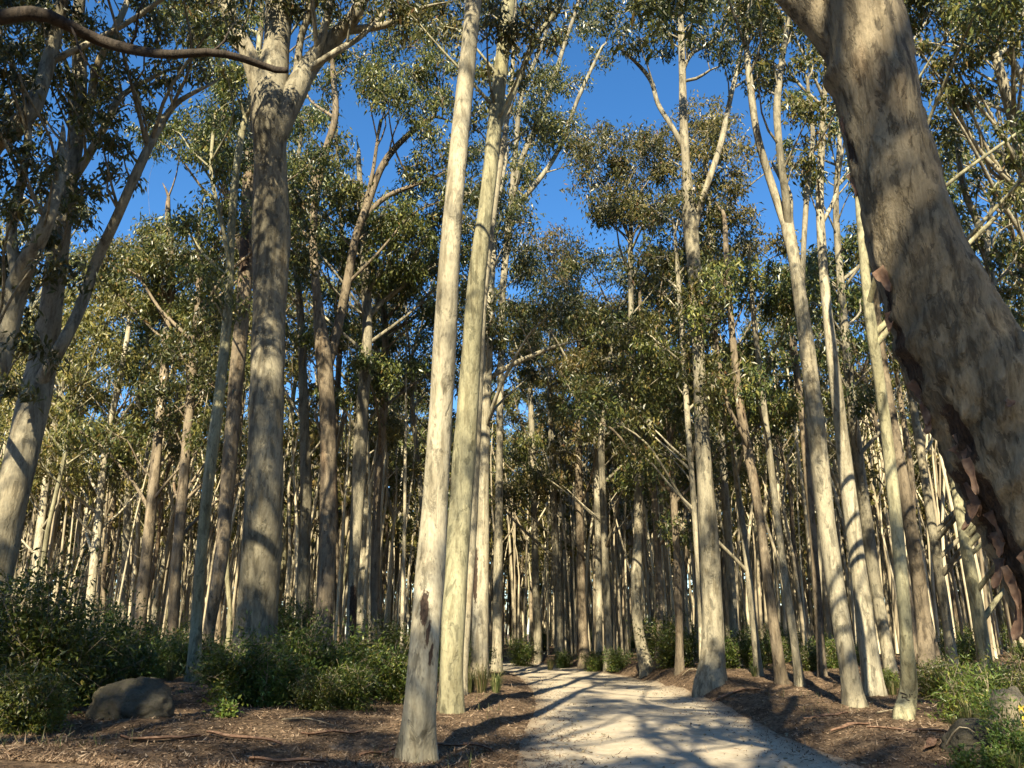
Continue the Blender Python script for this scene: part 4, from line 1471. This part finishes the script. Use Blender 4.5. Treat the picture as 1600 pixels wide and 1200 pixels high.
# ------------------------------------------------------------------ undergrowth
def shrub_mesh(seed, h, w, nst, ll, lw, mat, dens=1.0, leafy_from=.15):
    """Wood and leaves of one bushy shrub, foot at the origin."""
    rng = np.random.default_rng(seed)
    st, lf = MB(), MB()
    for k in range(nst):
        a = rng.uniform(0, 6.3)
        rr = w * .5 * math.sqrt(rng.uniform(.05, 1))
        hh = h * rng.uniform(.55, 1.05) * (1 - .35 * (rr / (w * .5)) ** 2)
        e = np.array([math.cos(a) * rr, math.sin(a) * rr, hh])
        m_ = e * [.35, .35, .55] + rng.normal(size=3) * .06 * h
        p, r = tube(st, [(0, 0, -.05), m_ * .5, m_, e], [.012 + .008 * h, .012, .008, .003], 4, .2, cap=False)
        for _ in range(int(5 * dens) + 2):
            i = int(len(p) * rng.uniform(.25, 1)) - 1
            b = p[i] + rng.normal(size=3) * np.array([.16, .16, .10]) * (w + h) * .45
            b[2] = max(.05, b[2])
            tube(st, [p[i], .5 * (p[i] + b) + [0, 0, .03], b], [.006, .004, .002], 3, .3, cap=False, nmin=3)
            n = int(rng.integers(16, 30) * dens)
            t = rng.random((n, 1)) ** .6
            c = p[i] * (1 - t) + b * t + rng.normal(size=(n, 3)) * ll * .9
            c[:, 2] = np.maximum(c[:, 2], .03)
            broad_leaves(lf, c, ll, lw, unit(b - p[i]) * .8, rng)
    return st.mesh('stem', M['twig']), lf.mesh('foliage', M[mat], False)


SHM = [shrub_mesh(1, 1.7, 2.0, 26, .12, .042, 'shrub', 1.2), shrub_mesh(2, 1.2, 1.6, 22, .10, .036, 'shrub', 1.2), shrub_mesh(3, 2.3, 1.9, 26, .115, .04, 'shrub', 1.3),
       shrub_mesh(4, .9, 1.5, 20, .10, .04, 'shrubbright', 1.1), shrub_mesh(5, 1.3, 1.2, 14, .14, .03, 'shrubbright', .8), shrub_mesh(6, .45, .5, 8, .10, .045, 'shrubbright', .6)]


def shrub(k, x, y, s, rz, label, group=None, sz=1.0, name='shrub'):
    root = empty(name, (x, y, land1(x, y)))
    root.rotation_euler = (0, 0, rz)
    root.scale = (s, s, s * sz)
    tag(root, label, 'shrub', group)
    link('stem', SHM[k][0], root)
    link('foliage', SHM[k][1], root)


def at(x, depth):
    return (x - CX) / F * (CP * depth + SP * (.3 - CAMZ)), depth


near_shrubs = [
    (2, 40, 12.5, 1.05, 'tall dark leafy shrub filling the lower left corner'),
    (0, 120, 14.5, 1.0, 'dark rounded shrub left of the boulder'),
    (2, -15, 14.5, 1.1, 'dark shrub cut off by the left edge'),
    (1, 25, 10.8, .75, 'low twiggy shrub in front of the dark left thicket'),
    (4, 60, 10.9, .55, 'straggly low shrub with big leaves at the lower left'),
    (2, 180, 20, .95, 'leafy shrub with a sunlit yellow tip behind the boulder'),
    (0, 95, 19, 1.15, 'broad dark shrub behind the left thicket'),
    (1, 250, 23, 1.0, 'olive shrub at the back of the litter clearing'),
    (4, 225, 21, 1.0, 'wispy tan shrub at the back of the litter clearing'),
    (0, 290, 24, .9, 'shrub behind the slim olive gum'),
    (0, 366, 15.4, .85, 'dense dark shrub at the foot of the massive grey gum'),
    (4, 412, 15.5, .9, 'lance-leaved sapling before the massive grey trunk'),
    (2, 462, 16.6, .8, 'shrub with drooping sunlit leaves right of the massive grey gum'),
    (3, 470, 16.8, 1.15, 'bright sunlit shrub in the middle of the undergrowth'),
    (0, 425, 16, .7, 'dark low shrub in front of the bright sunlit shrub'),
    (0, 520, 17.5, .95, 'dark green shrub right of the bright sunlit shrub'),
    (3, 565, 19, 1.3, 'yellow-green shrub left of the cream trunk'),
    (2, 600, 20.5, .85, 'taller shrub close behind the cream trunk'),
    (1, 545, 16, .8, 'low dark shrub spreading before the yellow-green shrub'),
    (1, 490, 15.2, .65, 'low bush on the litter left of the cream trunk'),
    (0, 620, 18.5, .85, 'dark shrub tucked against the cream trunk'),
    (4, 330, 20, .8, 'lance-leaved sapling at the foot of the rust-brown gum'),
    (5, 350, 13.4, .8, 'small bright green seedling right of the boulder'),
    (5, 72, 11.6, .9, 'small broad-leaved seedling in the left thicket'),
    (4, 1560, 12.6, .8, 'bright lance-leaved bush in the lower right corner'),
    (2, 1630, 12.4, .55, 'leafy bush cut by the right edge beside the pale rock'),
    (4, 1500, 14.5, .85, 'lance-leaved bush behind the dark rock'),
    (0, 1555, 16, .6, 'dark shrub between the dark rock and the leaning giant'),
    (4, 1575, 10.3, .62, 'loose lance-leaved sapling half hiding the pale rock'),
    (3, 1600, 10.1, .45, 'low yellow-green shrub in front of the pale rock'),
    (5, 1505, 9.7, .6, 'yellow-green seedling in front of the dark rock'),
    (5, 1550, 9.6, .6, 'small seedling with yellow leaves at the lower right'),
    (1, 1470, 19, .8, 'low shrub behind the carved trunk'),
    (3, 1392, 20.5, .5, 'little yellow-green tuft shrub between two cream trunks'),
    (0, 1180, 29, .9, 'dark shrub right of the stout bank tree'),
    (1, 1215, 31, 1.0, 'shrub behind the twin-stemmed gum'),
    (0, 1055, 30, 1.15, 'dense shrub between the crooked gum and the bank tree'),
    (2, 1030, 33, .9, 'sunlit leafy shrub beside the crooked gum'),
    (1, 930, 38, .9, 'low shrub at the outer edge of the road bend'),
    (1, 965, 36, .9, 'small dark shrub on the bank of the bend'),
    (0, 815, 44, 1.0, 'shrub at the far inside of the bend'),
    (1, 880, 42, .8, 'shrub between the trunks of the bend'),
    (2, 700, 27, .8, 'green shrub glimpsed between the cream pair and the mottled gum'),
    (0, 735, 30, .9, 'bush behind the grass tuft at the road edge'),
    (1, 1270, 26, .8, 'low shrub behind the two-leader gum'),
    (1, 1320, 29, .9, 'shrub deep between the two-leader gum and the bright cream gum'),
]
for k, X, d, s, lab in near_shrubs:
    x, y = at(X, d)
    shrub(k, x, y, s, (X * 1.7) % 6.28, lab)
rnd = random.Random(8)
made = 0
while made < 60:
    y = rnd.uniform(26, 62)
    x = rnd.uniform(-1, 1) * .64 * y
    if abs(road_side([x], [y])[0]) < 3.8:
        continue
    zn = zone(x, y)
    kk, ss = rnd.choice([0, 1, 2, 3, 1, 0]), rnd.uniform(.6, 1.15)
    hh_ = ss * {0: 1.7, 1: 1.2, 2: 2.3, 3: .9}[kk]
    size = 'tall' if hh_ > 1.8 else 'waist-high' if hh_ > 1.1 else 'low'
    tone = {0: 'spreading dark', 1: 'rounded dark', 2: 'upright dark', 3: 'bright yellow-green'}[kk]
    dist = 'distant ' if y > 48 else ('far ' if y > 37 else '')
    shrub(kk, x, y, ss, rnd.uniform(0, 6.28), f'{size} {tone} {dist}shrub {zn}', 'understorey shrubs ' + zn)
    made += 1

# grass tufts
def tuft_mesh(seed, n, h, spread):
    rng = np.random.default_rng(seed)
    mb = MB()
    for _ in range(n):
        a = rng.uniform(0, 6.3)
        b = np.array([math.cos(a), math.sin(a), 0]) * spread * .25 * rng.random()
        L = h * rng.uniform(.5, 1.1)
        o = np.array([math.cos(a), math.sin(a), 0]) * spread * rng.uniform(.2, 1)
        m_ = b + o * .35 + [0, 0, L * .65]
        e = b + o + [0, 0, L * rng.uniform(.55, 1)]
        sd = np.array([-math.sin(a), math.cos(a), 0]) * .006
        mb.add([b - sd, b + sd, m_ + sd * .8, m_ - sd * .8, e], [(0, 1, 2, 3)], [(3, 2, 4)])
    return mb.mesh('grass_tuft', M['grass'], False)


TM = [tuft_mesh(1, 160, .75, .42), tuft_mesh(2, 90, .4, .3), tuft_mesh(3, 60, .25, .25)]
tufts = [(0, 752, 20.5, 1.1, 'dense dark grass tuft at the foot of the mottled gum'), (0, 775, 22, .9, 'grass tuft hanging over the road edge'), (0, 735, 21.5, 1.0, 'grass tuft right of the olive-stained trunk'),
         (1, 640, 12.6, .6, 'short grass beside the foot of the cream trunk'), (2, 668, 11.9, .7, 'low grass wisps in front of the cream trunk'), (1, 860, 40, 1.6, 'bright grass clump at the outside of the bend'),
         (0, 205, 20.5, 1.2, 'wide grass tussock at the back of the litter clearing'), (0, 155, 21, 1.0, 'grass tussock beside the leafy thicket'), (1, 1395, 19.6, 1.1, 'pale grass between two cream trunks'),
         (0, 1520, 12.5, .8, 'dry arching grass in front of the dark shrub by the rock'), (1, 1495, 12.6, .9, 'dry grass behind the dark rock'), (1, 1585, 9.5, .7, 'green grass at the lower right corner'),
         (0, 265, 22, .9, 'dry tan tussock near the slim olive gum'), (1, 1180, 24, 1.0, 'grass on the bank right of the stout grey gum')]
for k, X, d, s, lab in tufts:
    x, y = at(X, d)
    o = link('grass_tuft', TM[k], None, (x, y, land1(x, y)))
    o.scale = (s, s, s)
    o.rotation_euler = (0, 0, X)
    tag(o, lab, 'grass')

# ------------------------------------------------------------------ rocks
def rock(label, x, y, sx, sy, sz, mat, seed, sink=.15, rz=0.0, name='boulder'):
    import bmesh
    bm = bmesh.new()
    bmesh.ops.create_icosphere(bm, subdivisions=5, radius=1)
    for v in bm.verts:
        c = v.co
        f = 1 + .16 * mnoise.noise(c * 1.3 + Vector((seed, 0, 0))) + .07 * mnoise.noise(c * 3.1 + Vector((0, seed, 0))) + .025 * mnoise.noise(c * 9)
        k = abs(mnoise.noise(c * 2.0 + Vector((seed, seed, 1))))
        f -= .06 * (1 - min(1, k * 5))
        v.co = Vector((c.x * sx * f, c.y * sy * f, c.z * sz * f))
    me = bpy.data.meshes.new(name)
    bm.to_mesh(me)
    bm.free()
    me.polygons.foreach_set('use_smooth', np.ones(len(me.polygons), bool))
    me.materials.append(M[mat])
    o = link(name, me, None, (x, y, land1(x, y) + sz * (1 - sink) * .35))
    o.rotation_euler = (0, 0, rz)
    tag(o, label, 'rock')
    return o


bd = 12.7
x, y = at(203, bd)
rock('rounded mossy boulder lying on the leaf litter at the left', x, y, .60, .55, .42, 'rock', 3.0)
x, y = at(1524, 10.9)
rock('dark low rock with a dry branch across it, lower right', x, y, .34, .40, .27, 'rock', 8.0)
x, y = at(1585, 11.2)
pr = rock('pale upright rock with yellow paint beside the dark low rock', x, y, .26, .30, .50, 'palerock', 5.0, sink=.0)
mb = MB()
vv, qq = [], []
for i in range(7):
    for j in range(4):
        a = -1.57 + .30 * (j - 1.2)
        z = .06 + i * .04
        rr = math.sqrt(max(.05, 1 - (z / .5) ** 2))
        wv_ = 1.0 + .03 * math.sin(i * 1.3 + j)
        vv.append((.33 * rr * math.cos(a + .25) * 1.06, .36 * rr * math.sin(a + .25) * 1.06 * wv_, z))
for i in range(6):
    for j in range(3):
        a0 = i * 4 + j
        qq.append((a0, a0 + 1, a0 + 5, a0 + 4))
# paint follows the rock: snap each point to its surface
import mathutils
dg = mathutils.bvhtree.BVHTree.FromPolygons([v.co[:] for v in pr.data.vertices], [p_.vertices[:] for p_ in pr.data.polygons])
sn = []
for v in vv:
    h = dg.ray_cast(Vector((v[0] * 3, v[1] * 3, v[2])), Vector((-v[0], -v[1], 0)).normalized())
    sn.append(tuple(h[0] + h[1] * .004) if h[0] is not None else v)
mb.add(sn, qq)
link('paint_mark', mb.mesh('paint_mark', M['yellow']), pr)

# ------------------------------------------------------------------ fallen wood and litter
def fallen(label, pts, r0):
    q = []
    for X, d, up in pts:
        x, y = at(X, d)
        q.append((x, y, land1(x, y) + up))
    mb = MB()
    tube(mb, q, np.linspace(r0, r0 * .35, len(q)), 6, .12, .1, 2)
    o = link('fallen_branch', mb.mesh('fallen_branch', M['twig'], True, q[0]), None, q[0])
    tag(o, label, 'branch')


fallen('thin bent dry branch lying over the dark rock', [(1478, 10.7, .10), (1496, 10.45, .30), (1512, 10.35, .36), (1530, 10.4, .26)], .014)
fallen('crooked pale stick on the bank beside the stout grey gum', [(1068, 26, .15), (1080, 25.6, .22), (1090, 25.4, .14)], .03)
fallen('long dry stick on the litter left of the cream trunk', [(440, 13.2, .03), (480, 13.4, .06), (530, 13.2, .03)], .016)
fallen('dead stick leaning out of the low left shrubs', [(15, 11.2, .05), (32, 11.4, .5), (42, 11.5, .8)], .014)
fallen('curved twig arching over the litter in the lower left corner', [(20, 11.3, .25), (60, 11.2, .22), (95, 11.4, .4)], .010)
fallen('short stick lying on the litter by the carved trunk', [(1370, 15.5, .03), (1395, 15.6, .07), (1412, 15.8, .03)], .016)

# ribbons of shed bark lying about
def ribbon(label, X, d, L, W, rz):
    r_ = np.random.default_rng(int(X))
    x, y = at(X, d)
    rows = 9
    vs = []
    for i in range(rows):
        u = i / (rows - 1) - .5
        cx_, cy_ = u * L * math.cos(rz) - .05 * L * math.sin(u * 4) * math.sin(rz), u * L * math.sin(rz) + .05 * L * math.sin(u * 4) * math.cos(rz)
        zz_ = land1(x + cx_, y + cy_) + .02 + .025 * abs(math.sin(u * 5 + X))
        w_ = 1.7 * W * (1.1 - 1.5 * abs(u)) * r_.uniform(.75, 1.25)
        for m_, up in ((-1, .02), (0, 0), (1, .025)):
            vs.append((x + cx_ - math.sin(rz) * w_ * .5 * m_, y + cy_ + math.cos(rz) * w_ * .5 * m_, zz_ + up))
    vs = np.array(vs)
    lo_ = vs - [0, 0, .006]
    q = []
    for i in range(rows - 1):
        for j in range(2):
            a = i * 3 + j
            q.append((a, a + 1, a + 4, a + 3))
            q.append((a + 27, a + 30, a + 31, a + 28))
        for j in (0, 2):
            a = i * 3 + j
            q.append((a, a + 3, a + 30, a + 27))
    mb = MB()
    mb.add(np.vstack([vs, lo_]), q)
    tag(link('bark_ribbon', mb.mesh('bark_ribbon', M['strip'], True, vs[0]), None, tuple(vs[0])), label, 'bark')


for lab, X, d, L, W, rz in [
        ('curled bark ribbon on the litter in front of the boulder', 250, 10.8, .9, .07, .3), ('long bark ribbon on the litter below the bright seedling', 380, 11.2, 1.2, .06, -.5),
        ('short bark ribbon close to the foot of the cream trunk', 590, 10.9, .6, .08, .9), ('bark ribbon lying right of the cream trunk toward the road', 720, 11.6, .8, .06, -.2),
        ('pale bark ribbon at the very bottom of the left litter', 450, 9.6, .8, .06, .1), ('bark ribbon between the low bush and the cream trunk', 520, 12.2, .9, .07, .5),
        ('bark ribbon on the litter bank left of the carved trunk', 1330, 13.6, .9, .07, .4), ('long bark ribbon in front of the carved trunk', 1420, 12.6, 1.1, .06, -.3),
        ('bark ribbon on the bank below the two-leader gum', 1290, 15.4, .9, .07, .2), ('bark ribbon beside the dark low rock', 1455, 11.2, .7, .06, .8),
        ('bark ribbon at the foot of the stout bank tree', 1150, 20.5, 1.2, .09, .1), ('bark ribbon in the clearing behind the boulder', 215, 16.5, 1.1, .08, .6)]:
    ribbon(lab, X, d, L, W, rz)

# loose stones on the road
import bmesh as _bm
rng = np.random.default_rng(31)
bm_ = _bm.new()
_bm.ops.create_icosphere(bm_, subdivisions=1, radius=1)
iv = np.array([v.co[:] for v in bm_.verts])
it = np.array([[v.index for v in f.verts] for f in bm_.faces])
bm_.free()
mb = MB()
for _ in range(420):
    y = 8.5 + 26 * rng.random() ** 1.5
    side = rng.choice([-1, 1]) * (rng.random() ** .5) * HALF * 1.0
    i = int(np.abs(ROADC[:, 1] - y).argmin())
    x, y = ROADC[i] + ROADN[i] * side + rng.normal(size=2) * .1
    r = rng.uniform(.008, .024) * (1.6 if rng.random() < .05 else 1)
    mb.add(iv * (1 + rng.normal(size=(len(iv), 1)) * .15) * [r * rng.uniform(.8, 1.5), r, r * .7] + [x, y, land1(x, y) + .012], None, it)
tag(link('gravel', mb.mesh('gravel', M['palerock'])), 'small loose stones scattered over the sandy road', 'gravel', kind='stuff')

rng = np.random.default_rng(21)
n = 80000
yy = 8.5 + 32 * rng.random(n) ** 1.6
xx = rng.uniform(-1, 1, n) * (.66 * yy + .5)
s = road_side(xx, yy)
keep = (np.abs(s) > HALF - .25 - .45 * np.abs(rng.normal(size=n)) + .5 * wob(xx, yy, 1.3)) | (rng.random(n) < .02)
xx, yy = xx[keep], yy[keep]
zz = land(xx, yy) + .012
c = np.c_[xx, yy, zz]
m_ = len(c)
d = rng.normal(size=(m_, 3)) * [1, 1, .22]
d /= np.linalg.norm(d, axis=1)[:, None]
up = rng.normal(size=(m_, 3)) * .35 + [0, 0, 1]
sd = np.cross(d, up)
sd /= np.linalg.norm(sd, axis=1)[:, None]
L = (rng.uniform(.04, .12, m_) * np.where(rng.random(m_) < .05, 2.6, 1))[:, None]
W = (rng.uniform(.008, .024, m_))[:, None]
cu = (rng.uniform(0, .3, m_))[:, None] * L * [0, 0, 1]
v = np.stack([c - d * L * .5 + cu, c + sd * W * .5, c + d * L * .5 + cu, c - sd * W * .5], 1)
mb = MB()
mb.add(v.reshape(-1, 3), np.arange(4 * m_).reshape(-1, 4))
tag(link('leaf_litter', mb.mesh('leaf_litter', M['litter'], False)), 'dry fallen gum leaves and bark shreds strewn over the forest floor', 'litter', kind='stuff')

# thin wild grass through the litter
n = 9000
yy = 9 + 34 * rng.random(n) ** 1.4
xx = rng.uniform(-1, 1, n) * (.66 * yy + .5)
s = road_side(xx, yy)
keep = (np.abs(s) > HALF + .5) & (wob(xx, yy, .55) > .25)
xx, yy = xx[keep], yy[keep]
b = np.c_[xx, yy, land(xx, yy)]
m_ = len(b)
h = rng.uniform(.06, .22, m_)[:, None]
o = rng.normal(size=(m_, 3)) * [.6, .6, 0] * h
sd = np.cross(o, [0, 0, 1.0])
sd = sd / (np.linalg.norm(sd, axis=1)[:, None] + 1e-9) * .004
v = np.stack([b - sd, b + sd, b + o + h * [0, 0, 1]], 1)
mb = MB()
mb.add(v.reshape(-1, 3), None, np.arange(3 * m_).reshape(-1, 3))
tag(link('grass', mb.mesh('grass', M['grass'], False)), 'sparse wild grass blades growing through the litter', 'grass', kind='stuff')
